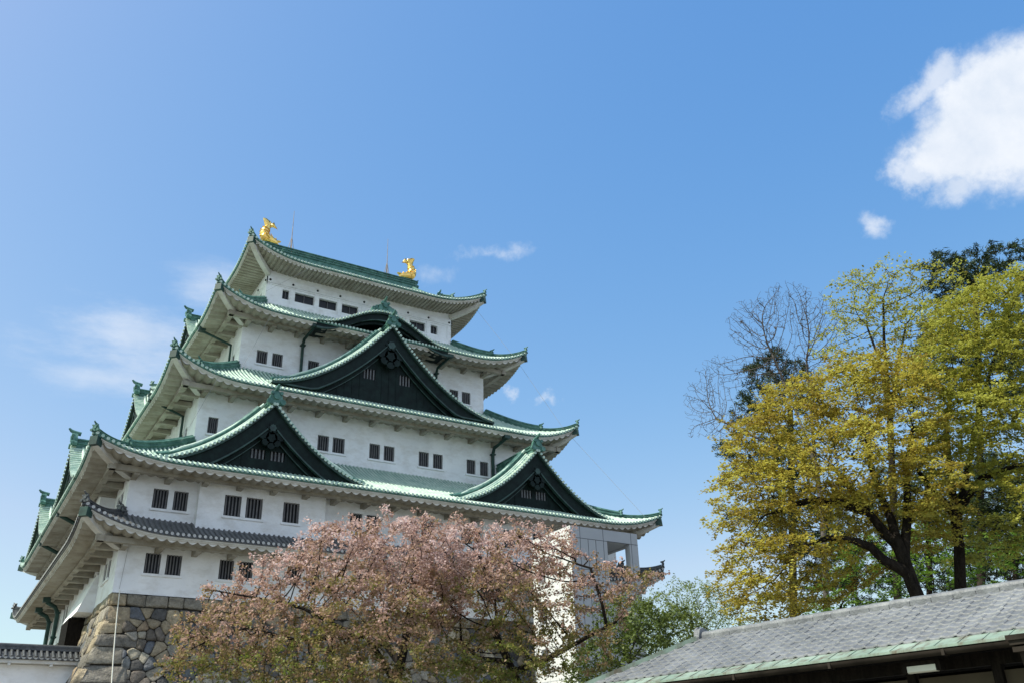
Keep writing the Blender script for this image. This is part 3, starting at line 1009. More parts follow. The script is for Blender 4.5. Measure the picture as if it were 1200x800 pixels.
    while x < 0.85:
        top = zc(x) - 1.2
        if top > z0 + 0.3 and not any(h_[0] - 0.05 < sc + w * x < h_[1] + 0.05 for h_ in hs):
            fbox(gw, F, sc + w * x - 0.025, sc + w * x + 0.025, qg - 0.03, qg - 0.002, z0 + 0.2, top, 0)
        x += 0.6 / w
    fbox(gw, F, sc - w * 0.86, sc + w * 0.86, qg - 0.10, qg - 0.004, z0 - 0.12, z0 + 0.06, 1)
    fbox(gw, F, sc - w * 0.80, sc + w * 0.80, qg - 0.06, qg - 0.004, z0 + 0.10, z0 + 0.2, 0)
    gwo = gw.build('dormer_gable', [M['copper_dark'], M['copper_edge_dark']], keep)
    for h_ in hs:
        a, b, c, d = h_
        mb = MB()
        mb.face([F(a, qg + 0.2, c), F(b, qg + 0.2, c), F(b, qg + 0.2, d), F(a, qg + 0.2, d)])
        wo = mb.build('window', M['pane'], gwo)
        mb = MB()
        for k in range(4):
            s = a + (b - a) * (k + 0.5) / 4
            fbox(mb, F, s - 0.05, s + 0.05, qg + 0.02, qg + 0.09, c + 0.002, d - 0.002)
        mb.build('window_grille', M['bar_white'], gwo)
    # hanging gable ornament
    ga = MB()
    za = z0 + h - 0.16 - 1.32 - 0.1
    sz = h * 0.15
    qo = yv + 0.12
    dn = Vector((0, 0, -1))
    for (x, z, r) in ((0, -.15, .55), (-.75, -.75, .5), (.75, -.75, .5), (0, -1.0, .55), (-.5, -1.45, .36), (.5, -1.45, .36), (0, -1.75, .36), (-1.35, -.85, .3), (1.35, -.85, .3), (-1.85, -1.05, .2), (1.85, -1.05, .2)):
        ga.tube([F(sc + x * sz, qo + 0.34, za + z * sz), F(sc + x * sz, qo + 0.10, za + z * sz)], r * sz, 9, 0)
    ga.tube([F(sc, qo + 0.12, za - .1 * sz), F(sc, qo - 0.02, za - .1 * sz)], .34 * sz, 6, 1)
    for k in range(6):
        an = math.pi * k / 3
        c = F(sc + .36 * sz * math.cos(an), qo + 0.06, za - .1 * sz + .36 * sz * math.sin(an))
        ga.tube([c, c + fd * 0.06], .15 * sz, 6, 0)
    ga.build('gable_pendant', [M['copper_dark'], M['copper_edge_dark']], gwo)


dormer(FF, 7.9, 6.95, -1.55, 19.78, 4.72, o3, [(-1.12, -.16, 1.10, 1.72), (.16, 1.12, 1.10, 1.72)])
dormer(FF, W - 7.9, 6.95, -1.55, 19.78, 4.72, o3, [(-1.12, -.16, 1.10, 1.72), (.16, 1.12, 1.10, 1.72)])
dormer(FF, W / 2, 9.1, 3.1, 28.15, 6.45, o4, [(-2.0, -1.0, 1.9, 2.75), (1.0, 2.0, 1.9, 2.75)])
dormer(FL, D - 8.0, 5.2, -2.75, 19.35, 3.5, o3, [(-.9, -.1, .9, 1.4), (.1, .9, .9, 1.4)])
dormer(FL, 8.0, 5.2, -2.75, 19.35, 3.5, o3, [(-.9, -.1, .9, 1.4), (.1, .9, .9, 1.4)])
dormer(FL, D / 2, 4.6, 1.75, 27.1, 3.2, o4, [(-.9, -.1, .8, 1.3), (.1, .9, .8, 1.3)])
dormer(FL, D / 2, 4.2, 4.85, 34.4, 3.3, o5, [(-.9, -.1, .7, 1.2), (.1, .9, .7, 1.2)])
dormer(FR, 8.0, 5.2, -1.75, 19.6, 3.7, o3, [(-.9, -.1, .9, 1.4), (.1, .9, .9, 1.4)])
dormer(FR, D - 8.0, 5.2, -1.75, 19.6, 3.7, o3, [(-.9, -.1, .9, 1.4), (.1, .9, .9, 1.4)])
dormer(FR, D / 2, 4.6, 2.3, 27.4, 3.4, o4, [(-.9, -.1, .8, 1.3), (.1, .9, .8, 1.3)])

# ------------------------------------------------------------------ curved (cusped) gable in the eave of storey 4
def cusped(F, sc, w, qe, ze, H, qb):
    def hz(u):
        u = min(1.0, abs(u))
        a = 0.5 * (1 + math.cos(math.pi * u ** 1.05))
        return H * a ** 1.15
    N = 36
    us = [-1 + 2 * k / N for k in range(N + 1)]
    rt = MB()
    rt.grid([[F(sc + w * u, qe + (qb - qe) * j / 4, ze + hz(u) + 0.30 * j / 4 + 0.02) for j in range(5)] for u in us], 0, True, flip=True)
    fine = [-1 + 2 * k / 800 for k in range(801)]
    acc_, nxt = 0.0, 0.15
    for a, b in zip(fine, fine[1:]):
        acc_ += math.hypot(w * (b - a), hz(b) - hz(a))
        if acc_ >= nxt:
            nxt += 0.30
            x, z = sc + w * b, ze + hz(b)
            rt.tube([F(x, qe - 0.14, z + 0.03), F(x, qe + 0.8, z + 0.09)], 0.105, 8, 0)
            rt.tube([F(x, qe + 0.8, z + 0.08), F(x, qb, z + 0.36)], 0.08, 6, 0)
    for qq in (qe + 0.85, qe + 1.05):
        rt.tube([F(sc + w * u, qq, ze + hz(u) + 0.15) for u in us], 0.10, 6, 0)
    rt.build('cusped_gable_roof', [M['copper'], M['copper_edge']], keep)
    bb = MB()
    for (q0, a, b, mi) in ((qe - 0.02, 0.02, -0.16, 1), (qe + 0.14, -0.12, -0.72, 0), (qe + 0.10, -0.64, -0.76, 1), (qe + 0.40, -0.70, -1.02, 0)):
        bb.grid([[F(sc + w * u, q0 + 0.16, ze + hz(u) + a), F(sc + w * u, q0, ze + hz(u) + a), F(sc + w * u, q0, ze + hz(u) + b * (0.62 + 0.38 * (1 - abs(u)))), F(sc + w * u, q0 + 0.16, ze + hz(u) + b * (0.62 + 0.38 * (1 - abs(u))))] for u in us], mi, False, flip=True)
    # dark vault under the hump
    bb.grid([[F(sc + w * u, qe + 0.3 + 2.0 * j / 3, ze + hz(u) - 0.7 * (0.6 + 0.4 * (1 - abs(u)))) for j in range(4)] for u in us], 0, True, flip=False)
    bb.build('cusped_bargeboard', [M['copper_dark'], M['copper_edge_dark']], keep)
    on_ = MB()
    fd = F(0, -1, 0) - F(0, 0, 0)
    zt = ze + H + 0.1
    fbox(on_, F, sc - 1.15, sc + 1.15, qe + 0.25, qe + 0.75, zt - 0.12, zt + 0.16)
    fbox(on_, F, sc - 0.95, sc + 0.95, qe + 0.2, qe + 0.8, zt + 0.16, zt + 0.24)
    for x, z, r in ((-.95, .30, .16), (.95, .30, .16), (-.68, .42, .2), (.68, .42, .2), (-.4, .5, .24), (.4, .5, .24)):
        on_.tube([F(sc + x, qe + 0.3, zt + z), F(sc + x, qe + 0.7, zt + z)], r, 8)
    ornament(F(sc, qe + 0.45, zt + 0.2), fd, 1.05)
    on_.build('ornament_base', M['copper_edge'], keep)
    rg = MB()
    rg.sweep([F(sc, qe + 0.5, zt), F(sc, qb, zt + 0.3)], [(-.25, -.2), (.25, -.2), (.25, .2), (.12, .34), (-.12, .34), (-.25, .2)])
    rg.build('dormer_ridge', M['copper_edge'], keep)

cusped(FF, W / 2, 5.7, r4[2] - 0.12, 34.42, 1.95, o5)

# ------------------------------------------------------------------ rain pipes with hoppers, cables, chute bay
def pipe(pts, r=0.13):
    mb = MB()
    mb.tube(pts, r, 8, 0)
    p = Vector(pts[0])
    mb.box(p + Vector((0, 0, .16)), 0.5, 0.5, 0.42, mi=1)
    mb.box(p + Vector((0, 0, .40)), 0.62, 0.62, 0.09, mi=1)
    for q in pts[2:]:
        mb.box(q, 0.38, 0.38, 0.09)
    mb.build('rain_pipe', [M['copper_pipe'], M['copper_edge_dark']], keep)

def ywall(x, q):
    return x
for xp in (12.2, W - 12.1):
    y = o4 - 0.18
    pipe([(xp + 0.1, r4[2] + 0.35, 33.95), (xp, y - 0.25, 33.75), (xp, y, 33.3), (xp, y, 30.4)], 0.12)
for xp in (W - 8.55,):
    y = o3 - 0.18
    pipe([(xp + 0.1, r3[2] + 0.4, 26.5), (xp, y - 0.25, 26.2), (xp, y, 25.7), (xp, y, 22.8)], 0.14)
for yp in (11.2, 20.5):
    pipe([(r2[0] + 0.3, yp, 18.95), (-1.0, yp, 18.35), (-0.2, yp, 18.0), (-0.2, yp, 16.0)], 0.14)
pipe([(r4[0] + 0.25, 9.6, 33.9), (o4 - 0.2, 9.6, 33.2), (o4 - 0.2, 9.6, 31.0)], 0.10)
pipe([(r3[0] + 0.1, 7.8, 26.9), (o3 - 0.2, 7.8, 26.1), (o3 - 0.2, 7.8, 23.0)], 0.10)
for yp in (18.0, 22.5):
    pipe([(r1[0] + 0.9, yp, 14.4), (-1.0, yp, 14.1), (-0.75, yp, 13.7), (-0.75, yp, 12.0), (-0.95, yp, 10.5), (-1.6, yp, 8.0)], 0.15)
cb = MB()
for pts in ([(W - r5[2] - 1.0, r5[2] + 0.4, 40.9), (W - r4[2] - 1.1, r4[2] + 0.2, 35.2)], [(W - r4[2] - 0.7, r4[2] + 0.3, 34.9), (W - r3[2] - 1.1, r3[2] + 0.3, 28.0)], [(W - r3[2] - 0.5, r3[2] + 0.3, 27.6), (W - r2[2] - 1.6, r2[2] + 0.1, 20.2)],
            [(r5[0] + 5.0, r5[2] + 0.2, 40.3), (r4[0] + 4.2, r4[2] + 2.5, 37.2)], [(r4[0] + 4.2, r4[2] + 0.0, 34.2), (r3[0] + 5.2, r3[2] + 2.6, 29.0)], [(r3[0] + 3.1, r3[2] - 0.05, 27.0), (r2[0] + 5.7, r2[2] + 4.9, 22.3)],
            [(0.5, -0.10, 15.0), (0.35, -0.06, 12.3)]):
    cb.tube(pts, 0.011, 5)
cb.build('lightning_cable', M['cable'], keep)
ch = MB()
ya, yb = 6.0, 12.6
ch.hexa([(-0.003, ya, 11.9), (-0.95, ya, 11.9), (-0.95, yb, 11.9), (-0.003, yb, 11.9), (-0.003, ya, 14.2), (-0.12, ya, 14.2), (-0.12, yb, 14.2), (-0.003, yb, 14.2)])
ch.build('stone_dropping_bay', M['plaster'], keep)

# ------------------------------------------------------------------ stone base
def batter(z):
    t = max(0.0, BASE - z)
    return 0.085 * t + 0.052 * t ** 1.8

def clip(poly, px, py, nx, ny):
    out = []
    n = len(poly)
    for i in range(n):
        a, b = poly[i], poly[(i + 1) % n]
        da = (a[0] - px) * nx + (a[1] - py) * ny
        db = (b[0] - px) * nx + (b[1] - py) * ny
        if da <= 0:
            out.append(a)
        if (da < 0 < db) or (db < 0 < da):
            t = da / (da - db)
            out.append((a[0] + (b[0] - a[0]) * t, a[1] + (b[1] - a[1]) * t))
    return out

def stone_face(mb, cols, F, length, rng, z_low=0.0, near=True):
    """Fit rough stones over one battered face: cells of a jittered lattice, each pillowed out on its own."""
    pts = []
    row = 0
    z = BASE - 0.45
    fixed = []
    # dressed top course
    s = 0.0
    while s < length - 0.05:
        w_ = min(rng.uniform(0.75, 1.35), length - s)
        fixed.append([(s, BASE - 0.62 - rng.uniform(0, .12)), (s + w_, BASE - 0.62 - rng.uniform(0, .12)), (s + w_, BASE - 0.02), (s, BASE - 0.02)])
        s += w_
    # long and short corner stones
    zc_, k = BASE - 0.74, 0
    corner_w = []
    while zc_ > z_low:
        h_ = rng.uniform(0.55, 1.05)
        w_ = rng.uniform(1.1, 1.75) if k % 2 == 0 else rng.uniform(0.7, 1.1)
        corner_w.append((zc_ - h_, zc_, w_))
        for sgn in (0, 1):
            lo_, hi_ = (-batter(zc_ - h_ / 2), w_) if sgn == 0 else (length - w_, length + batter(zc_ - h_ / 2))
            def e(zz, ss):
                return -batter(zz) if (sgn == 0 and ss == 0) else (length + batter(zz) if (sgn == 1 and ss == 1) else (w_ if sgn == 0 else length - w_))
            fixed.append([(e(zc_ - h_, 0), zc_ - h_), (e(zc_ - h_, 1), zc_ - h_ + rng.uniform(-.1, .1)), (e(zc_, 1), zc_ + rng.uniform(-.06, .06)), (e(zc_, 0), zc_)])
        zc_ -= h_ + 0.02
        k += 1
    zz = BASE - 1.15
    while zz > z_low:
        s = 0.4 + rng.uniform(0, 1)
        while s < length - 0.4:
            pts.append((s + rng.uniform(-.28, .28), zz + rng.uniform(-.26, .26)))
            s += rng.uniform(0.42, 1.0)
        zz -= rng.uniform(0.5, 0.66)
    cells = list(fixed)
    arr = np.array(pts)
    for i, (px, py) in enumerate(pts):
        poly = [(px - 1.6, py - 1.2), (px + 1.6, py - 1.2), (px + 1.6, py + 1.2), (px - 1.6, py + 1.2)]
        dd = np.hypot(arr[:, 0] - px, arr[:, 1] - py)
        for j in np.argsort(dd)[1:22]:
            qx, qy = pts[j]
            poly = clip(poly, (px + qx) / 2, (py + qy) / 2, qx - px, qy - py)
            if len(poly) < 3:
                break
        if len(poly) < 3:
            continue
        poly = clip(poly, 0, BASE - 0.74, 0, 1)
        for (za, zb, w_) in corner_w:
            if za - 0.1 <= py <= zb + 0.1 and len(poly) > 2:
                poly = clip(poly, w_ - 0.1, 0, -1, 0)
                if len(poly) > 2:
                    poly = clip(poly, length - w_ + 0.1, 0, 1, 0)
                break
        if len(poly) > 2:
            cells.append(poly)
    pal = [(.20, .18, .15), (.26, .23, .18), (.31, .25, .17), (.37, .30, .20), (.13, .135, .14), (.11, .115, .125), (.20, .20, .19), (.27, .20, .13), (.29, .26, .21), (.16, .135, .11), (.40, .35, .26), (.09, .085, .08)]
    nfix = len(fixed)
    for ci, poly in enumerate(cells):
        ar = sum(poly[k][0] * poly[(k + 1) % len(poly)][1] - poly[(k + 1) % len(poly)][0] * poly[k][1] for k in range(len(poly)))
        if ar < 0:
            poly = poly[::-1]
        if abs(ar) < 0.08:
            continue
        cx = sum(p[0] for p in poly) / len(poly)
        cy = sum(p[1] for p in poly) / len(poly)
        # round the corners
        rp = []
        n = len(poly)
        cut = 0.07 if ci < nfix else rng.uniform(0.10, 0.22)
        for k in range(n):
            a, b, c = poly[k - 1], poly[k], poly[(k + 1) % n]
            rp.append((b[0] + (a[0] - b[0]) * cut, b[1] + (a[1] - b[1]) * cut))
            rp.append((b[0] + (c[0] - b[0]) * cut, b[1] + (c[1] - b[1]) * cut))
        base_c = random.Random(ci * 7 + int(length)).choice(pal if ci >= nfix else pal[1:4] + pal[8:9] + pal[:1] + [pal[10]])
        kf = rng.uniform(0.8, 1.2)
        colr = (base_c[0] * kf, base_c[1] * kf, base_c[2] * kf, 1)
        pr = rng.uniform(0.0, 0.10)
        tilt = (rng.uniform(-.16, .16), rng.uniform(-.16, .16))
        rings = []
        for sc_, q in ((0.995, 0.30), (0.98, 0.08), (0.94, 0.0), (0.82, -pr * .8), (0.40, -pr)):
            ring = []
            for (x, y) in rp:
                X, Y = cx + (x - cx) * sc_, cy + (y - cy) * sc_
                qq = q + (tilt[0] * (X - cx) + tilt[1] * (Y - cy)) * (1 if q <= 0 else 0)
                ring.append(F(X, qq - batter(Y), Y))
            rings.append(ring)
        n0 = len(mb.f)
        mb.grid(rings, 0, True, flip=False, close=True)
        mb.face(rings[-1], 0, True)
        cols.extend([colr] * (len(mb.f) - n0))

rng = random.Random(21)
sb = MB()
scol = []
stone_face(sb, scol, FF, W, rng, z_low=2.0)
stone_face(sb, scol, FL, D, rng, z_low=2.0)
sb.attr = scol
base = thing('stone_base', 'curved base of rough grey and tan boulders carrying the white castle keep', 'stone base', (W / 2, D / 2, 0))
sb.build('stone_facing', M['stone'], base)
core = MB()
zl = [BASE - 0.03 - (BASE - 0.03) * k / 12 for k in range(13)]
for F, ln in ((FF, LF), (FR, LR), (FB, LB), (FL, LL)):
    core.grid([[F(-batter(z) + 0.2, 0.2 - batter(z), z), F(ln + batter(z) - 0.2, 0.2 - batter(z), z)] for z in zl], 0, False, flip=False)
core.face([(0.2, 0.2, BASE - 0.03), (W - 0.2, 0.2, BASE - 0.03), (W - 0.2, D - 0.2, BASE - 0.03), (0.2, D - 0.2, BASE - 0.03)])
core.build('earth_core', M['gap'], base)
gt = MB()  # dark boarded box standing in for the shade of the entrance opening
gt.box((-0.35 - batter(10.6), 9.6, 10.55), 0.9, 3.2, 2.6)
for k in range(6):
    gt.box((-0.83 - batter(10.6), 8.2 + k * 0.55, 10.55), 0.06, 0.42, 2.5)
gt.build('entrance_shade_box', M['timber'], base)
pc = MB()
pth = [Vector((0.36 + 0.02 * (BASE - z), -0.24 - batter(z), z)) for z in [BASE + 0.1 - k * 0.6 for k in range(20)]]
pc.tube(pth, 0.032, 6)
po = pc.build('cable_conduit', M['lamp_white'])
tag(po, 'thin white conduit running down the corner of the stone base', 'conduit')
# ------------------------------------------------------------------ lift tower in front of the keep
tx0, tx1, ty0, ty1, tz = 25.55, 31.0, -8.9, -4.2, 16.72
tower = thing('lift_tower', 'modern grey panelled lift tower with an open landing beside the castle keep', 'tower', ((tx0 + tx1) / 2, (ty0 + ty1) / 2, 0))
mb = MB()
oz0, oz1 = 13.3, 16.0          # the landing's opening
oa, ob = tx0 + 2.9, tx1 - 0.7
fr = side_map('F', x0=tx0, x1=tx1, y0=ty0, y1=ty1)[0]
lf = side_map('L', x0=tx0, x1=tx1, y0=ty0, y1=ty1)[0]
rt_ = side_map('R', x0=tx0, x1=tx1, y0=ty0, y1=ty1)[0]
bk = side_map('B', x0=tx0, x1=tx1, y0=ty0, y1=ty1)[0]
tw, td = tx1 - tx0, ty1 - ty0
wall_face(mb, fr, 0, tw, 0, tz, 0, [(oa - tx0, ob - tx0, oz0, oz1)], 0.5)
wall_face(mb, rt_, 0, td, 0, tz, 0, [(0.7, td - 0.8, oz0, oz1)], 0.4)
wall_face(mb, bk, 0, tw, 0, tz, 0, [(0.9, tw - 3.4, oz0, oz1)], 0.4)
mb.face([(tx0, ty0, tz), (tx1, ty0, tz), (tx1, ty1, tz), (tx0, ty1, tz)])
mb.face([(oa - 0.4, ty0 + 0.5, oz1 + 0.02), (oa - 0.4, ty1 - 0.4, oz1 + 0.02), (tx1 - 0.4, ty1 - 0.4, oz1 + 0.02), (tx1 - 0.4, ty0 + 0.5, oz1 + 0.02)])
mb.face([(oa - 0.4, ty0 + 0.5, oz0 - 0.02), (tx1 - 0.4, ty0 + 0.5, oz0 - 0.02), (tx1 - 0.4, ty1 - 0.4, oz0 - 0.02), (oa - 0.4, ty1 - 0.4, oz0 - 0.02)])
mb.face([(oa - 0.4, ty0 + 0.5, oz0), (oa - 0.4, ty1 - 0.4, oz0), (oa - 0.4, ty1 - 0.4, oz1), (oa - 0.4, ty0 + 0.5, oz1)])
mb.build('gray_panel_wall', M['panel'], tower)
mb = MB()
fbox(mb, fr, oa - tx0 + 0.02, oa - tx0 + 0.62, 0.9, 1.5, oz0 + 0.02, oz1 - 0.02)
mb.build('landing_post', M['panel'], tower)
mb = MB()
def jv(x, z0, z1):
    fbox(mb, fr, x - 0.018, x + 0.018, -0.004, 0.02, z0, z1)
def jh(z, a, b):
    fbox(mb, fr, a, b, -0.005, 0.02, z - 0.018, z + 0.018)
jh(tz - 0.75, 0, tw)
for x in (0.75, 2.6, tw - 0.55):
    jv(x, 4, tz)
for x in (1.37, 1.98):
    jv(x, 4, tz - 0.75)
for z in (14.0, 13.0, 11.6, 10.2, 8.8, 7.4, 6.0):
    jh(z, 0, 2.8)
    jh(z - 0.3, tw - 0.55, tw)
mb.build('panel_joint', M['joint'], tower)
mb = MB()
jw = MB()
for z in (5.5, 7.5, 9.5, 11.5, 13.5, 15.3):
    fbox(jw, lf, 0.02, td - 0.02, -0.005, 0.02, z - 0.018, z + 0.018)
for s in (0.02 + td * 0.36, td * 0.68):
    fbox(jw, lf, s - 0.015, s + 0.015, -0.004, 0.02, 1.0, tz)
jw.build('panel_joint', M['panel'], tower)
slots = [(td - 3.9, td - 3.1, z, z + 1.5) for z in (5.0, 8.0, 11.0, 13.6)]
wall_face(mb, lf, -0.0, td, 0, tz, 0, slots, 0.5)
mb.build('white_panel_wall', M['panel_white'], tower)
for h in slots:
    add_window(lf, h, 0, 0, parent=tower, depth=0.45)
mb = MB()
fbox(mb, fr, oa - tx0 + 0.1, ob - tx0 - 0.1, 0.2, 0.25, oz0 + 1.0, oz0 + 1.06)
mb.build('landing_rail', M['panel'], tower)
mb = MB()
mb.box((29.0, -1.9, 14.4), 3.0, 4.6, 3.2)
mb.build('link_corridor', M['panel'], tower)

# ------------------------------------------------------------------ tiled plaster wall against the stone base
pw = thing('plaster_wall', 'low white plaster wall capped with grey tiles, running up to the stone base', 'wall', (-10, 3.0, 0))
wy0, wy1 = 2.9, 3.6
wx0 = -26.0
wx1 = -0.75
mb = MB()
mb.hexa([(wx0, wy0, 0), (wx1 - 1.6, wy0, 0), (wx1 - 1.6, wy1, 0), (wx0, wy1, 0), (wx0, wy0, 8.40), (wx1 - 0.15, wy0, 8.40), (wx1 - 0.15, wy1, 8.40), (wx0, wy1, 8.40)])
mb.build('wall', M['plaster'], pw)
mb = MB()
ys, ym = 2.25, 3.25
mb.hexa([(wx0, ys + .1, 8.42), (wx1, ys + .1, 8.42), (wx1, 4.15, 8.42), (wx0, 4.15, 8.42), (wx0, ys + .1, 8.60), (wx1, ys + .1, 8.60), (wx1, 4.15, 8.60), (wx0, 4.15, 8.60)], 1)
x = wx0 + 0.7
while x < wx1 - 0.6:
    mb.box((x, 2.5, 8.34), 0.14, 0.4, 0.12, mi=1)
    x += 2.1
mb.build('eaves', [M['eave'], M['eave']], pw)
mb = MB()
mb.grid([[(x, ys, 8.68), (x, ym, 9.20), (x, 4.25, 8.68)] for x in (wx0, wx1)], 0, False, flip=True)
mb.grid([[(x, ys, 8.68), (x, ys, 8.61)] for x in (wx0, wx1)], 0, False, flip=False)
x = wx0 + 0.15
while x < wx1:
    mb.tube([(x, ys - 0.06, 8.70), (x, ym, 9.24)], 0.085, 8, 0)
    disc(mb, Vector((x, ys - 0.075, 8.70)), Vector((0, -1, 0)), 0.10, 1)
    mb.tube([(x, ys - 0.07, 8.70), (x, ys + .05, 8.75)], 0.10, 8, 0)
    x += 0.30
mb.box(((wx0 + wx1) / 2, ym, 9.28), wx1 - wx0, 0.36, 0.16)
mb.box(((wx0 + wx1) / 2, ym, 9.38), wx1 - wx0, 0.42, 0.04)
mb.tube([(wx0, ym, 9.44), (wx1, ym, 9.44)], 0.11, 8)
mb.build('tiled_cap', [M['gray_tile'], M['gray_cap']], pw)

# ------------------------------------------------------------------ near pavilion
_E = at(1150, 741, 17.0)
AZ = R(-9.5)
PE = Vector((math.sin(AZ), math.cos(AZ), 0))        # along the ridge, away from the camera
PN = Vector((PE.y, -PE.x, 0))                        # up the roof, away from the camera
PZ = _E.z
SLOPE = math.tan(R(26))
L_far = 8.75
L_near = -9.0
RUN = 1.88
HK = 1.82 / RUN
def PP(a, n, z=0.0):
    """a metres along the eave, n metres in from the tile edge, z above the eave."""
    return Vector((_E.x, _E.y, PZ)) + PE * a + PN * n + Vector((0, 0, z))
pav = thing('tiled_pavilion', 'low pavilion with a silvery pantiled hip roof, copper eave strip and dark underside', 'pavilion', (PP(0, 2).x, PP(0, 2).y, 0))
prng = random.Random(5)
mb = MB()
TW, TL = 0.232, 0.205
cl = math.cos(math.atan(SLOPE))
ncol = int((L_far - L_near) / TW) + 1
def pan(u):
    # pantile section: shallow trough rolling up into a crest at one side
    return 0.013 * math.cos(2 * math.pi * (u - 0.86)) + 0.006 * math.cos(4 * math.pi * (u - 0.86))
for side_ in (0, 1):
    for i in range(ncol):
        a0 = L_far - i * TW
        for j in range(int(RUN / (TL * cl)) + 1):
            n0 = j * TL * cl
            n1 = n0 + TL * cl * 1.12
            lim_ = RUN
            mid = (n0 + n1) / 2
            if a0 - TW * 0.5 > L_far - mid * HK + 0.05:
                continue
            if n0 > RUN - 0.05:
                continue
            n1 = min(n1, RUN + 0.02)
            jx, jz = prng.uniform(-.006, .006), prng.uniform(-.004, .004)
            rows = []
            for n_, dz in ((n0, -0.012), (n0, 0.024), (n0 + 0.010, 0.029), ((n0 + n1) / 2, 0.016), (n1, 0.002)):
                row = []
                for k in range(8):
                    u = k / 7
                    nn = n_ if side_ == 0 else 2 * RUN - n_
                    aa = a0 - TW * u * 1.02 + jx
                    # cut at the hip line
                    over = aa - (L_far - n_ * HK)
                    if over > 0:
                        aa -= over
                    row.append(PP(aa, nn, n_ * SLOPE + dz + pan(u) + jz))
                rows.append(row)
            mb.grid(rows, 0, True, flip=(side_ == 1))
mb.build('pantile_roof', M['pantile'], pav)
# far hip face
mb = MB()
mb.face([PP(L_far, 0, 0.02), PP(L_far, 2 * RUN, 0.02), PP(L_far - 1.82, RUN, RUN * SLOPE + 0.02)][::-1])
mb.build('hip_face', M['pantile'], pav)
mb = MB()
prof = [(-.09, -.05), (.09, -.05), (.09, .05), (-.09, .05)]
mb.sweep([PP(L_far + 0.32, -0.32, -0.13), PP(L_far - 1.82 + 0.08, RUN - 0.08, RUN * SLOPE + 0.0)], [(-.07, -.04), (.07, -.04), (.07, .055), (-.07, .055)])
mb.sweep([PP(L_far + 0.32, 2 * RUN + 0.32, -0.13), PP(L_far - 1.82 + 0.08, RUN + 0.08, RUN * SLOPE + 0.0)], [(-.07, -.04), (.07, -.04), (.07, .055), (-.07, .055)])
mb.build('copper_hip', M['copper_sheet'], pav)
# ridge
mb = MB()
zr = RUN * SLOPE
a = L_far - 1.82 + 0.05
while a > L_near:
    b = a - 0.42
    j1 = prng.uniform(-.004, .004)
    mb.sweep([PP(a, RUN, zr + .055 + j1), PP(b + 0.01, RUN, zr + .055 + j1)], [(-.11, -.10), (.11, -.10), (.11, -.02), (-.11, -.02)])
    rows = []
    for aa, rr_ in ((a, .088), (a - 0.03, .094), (b, .084)):
        rows.append([PP(aa, RUN + rr_ * 1.15 * math.cos(t), zr + .035 + j1 + rr_ * math.sin(t)) for t in [math.pi * k / 8 for k in range(9)]])
    mb.grid(rows, 0, True)
    a = b
a = L_far - 1.82 + 0.10
mb.tube([PP(a, RUN, zr + .09), PP(a + 0.07, RUN, zr + .09)], 0.15, 10)
mb.sweep([PP(a + 0.05, RUN, zr), PP(a - 0.10, RUN, zr)], [(-.17, -.12), (.17, -.12), (.19, .0), (.13, .17), (0, .22), (-.13, .17), (-.19, .0)])
mb.build('ridge', M['ridge_tile'], pav)
# green copper strip below the tiles
mb = MB()
st = [L_near + (L_far - L_near) * k / 46 for k in range(47)]
for sd in (0, 1):
    f_ = (lambda n: n) if sd == 0 else (lambda n: 2 * RUN - n)
    mb.grid([[PP(a, f_(0.10), 0.02), PP(a + (0.34 if a > L_far - .01 else 0), f_(-0.34), -0.145), PP(a + (0.34 if a > L_far - .01 else 0), f_(-0.345), -0.185), PP(a, f_(-0.28), -0.19)] for a in st], 0, False, flip=(sd == 1))
    for a in st[:-1]:
        mb.sweep([PP(a, f_(0.05), 0.008), PP(a, f_(-0.335), -0.136)], [(-.008, -.01), (.008, -.01), (.008, .004), (-.008, .004)])
mb.grid([[PP(L_far - 0.1, 0.0, 0.02), PP(L_far + .34, -0.34, -0.145)], [PP(L_far - 0.1, 2 * RUN, 0.02), PP(L_far + .34, 2 * RUN + .34, -0.145)]], 0, False, flip=True)
mb.build('copper_eave', M['copper_sheet'], pav)
# gutter under it
mb = MB()
rows = []
for a in (L_near, L_far + 0.3):
    rows.append([PP(a, -0.26 - 0.075 * math.cos(t), -0.205 - 0.085 * math.sin(t)) for t in [math.pi * k / 8 for k in range(9)]])
mb.grid(rows, 0, True, flip=True)
a = L_far
while a > L_near:
    mb.sweep([PP(a, -0.26, -0.25), PP(a - 0.05, -0.26, -0.25)], [(-.086, -.05), (.086, -.05), (.086, .05), (-.086, .05)])
    a -= 2.05
mb.build('gutter', M['gutter'], pav)
# hopper at the gutter, near the picture's edge
ha = -0.66
mb = MB()
for dz, sx_ in ((-.17, .30), (-.24, .24), (-.34, .20)):
    mb.box(PP(ha, -0.27, dz), sx_, sx_, 0.075, PN, PE)
mb.tube([PP(ha, -0.27, -0.36), PP(ha, -0.24, -0.55), PP(ha, 0.3, -0.8), PP(ha, 0.5, -1.0), PP(ha, 0.5, -PZ)], 0.05, 8)
mb.build('gutter_hopper', M['gutter'], pav)
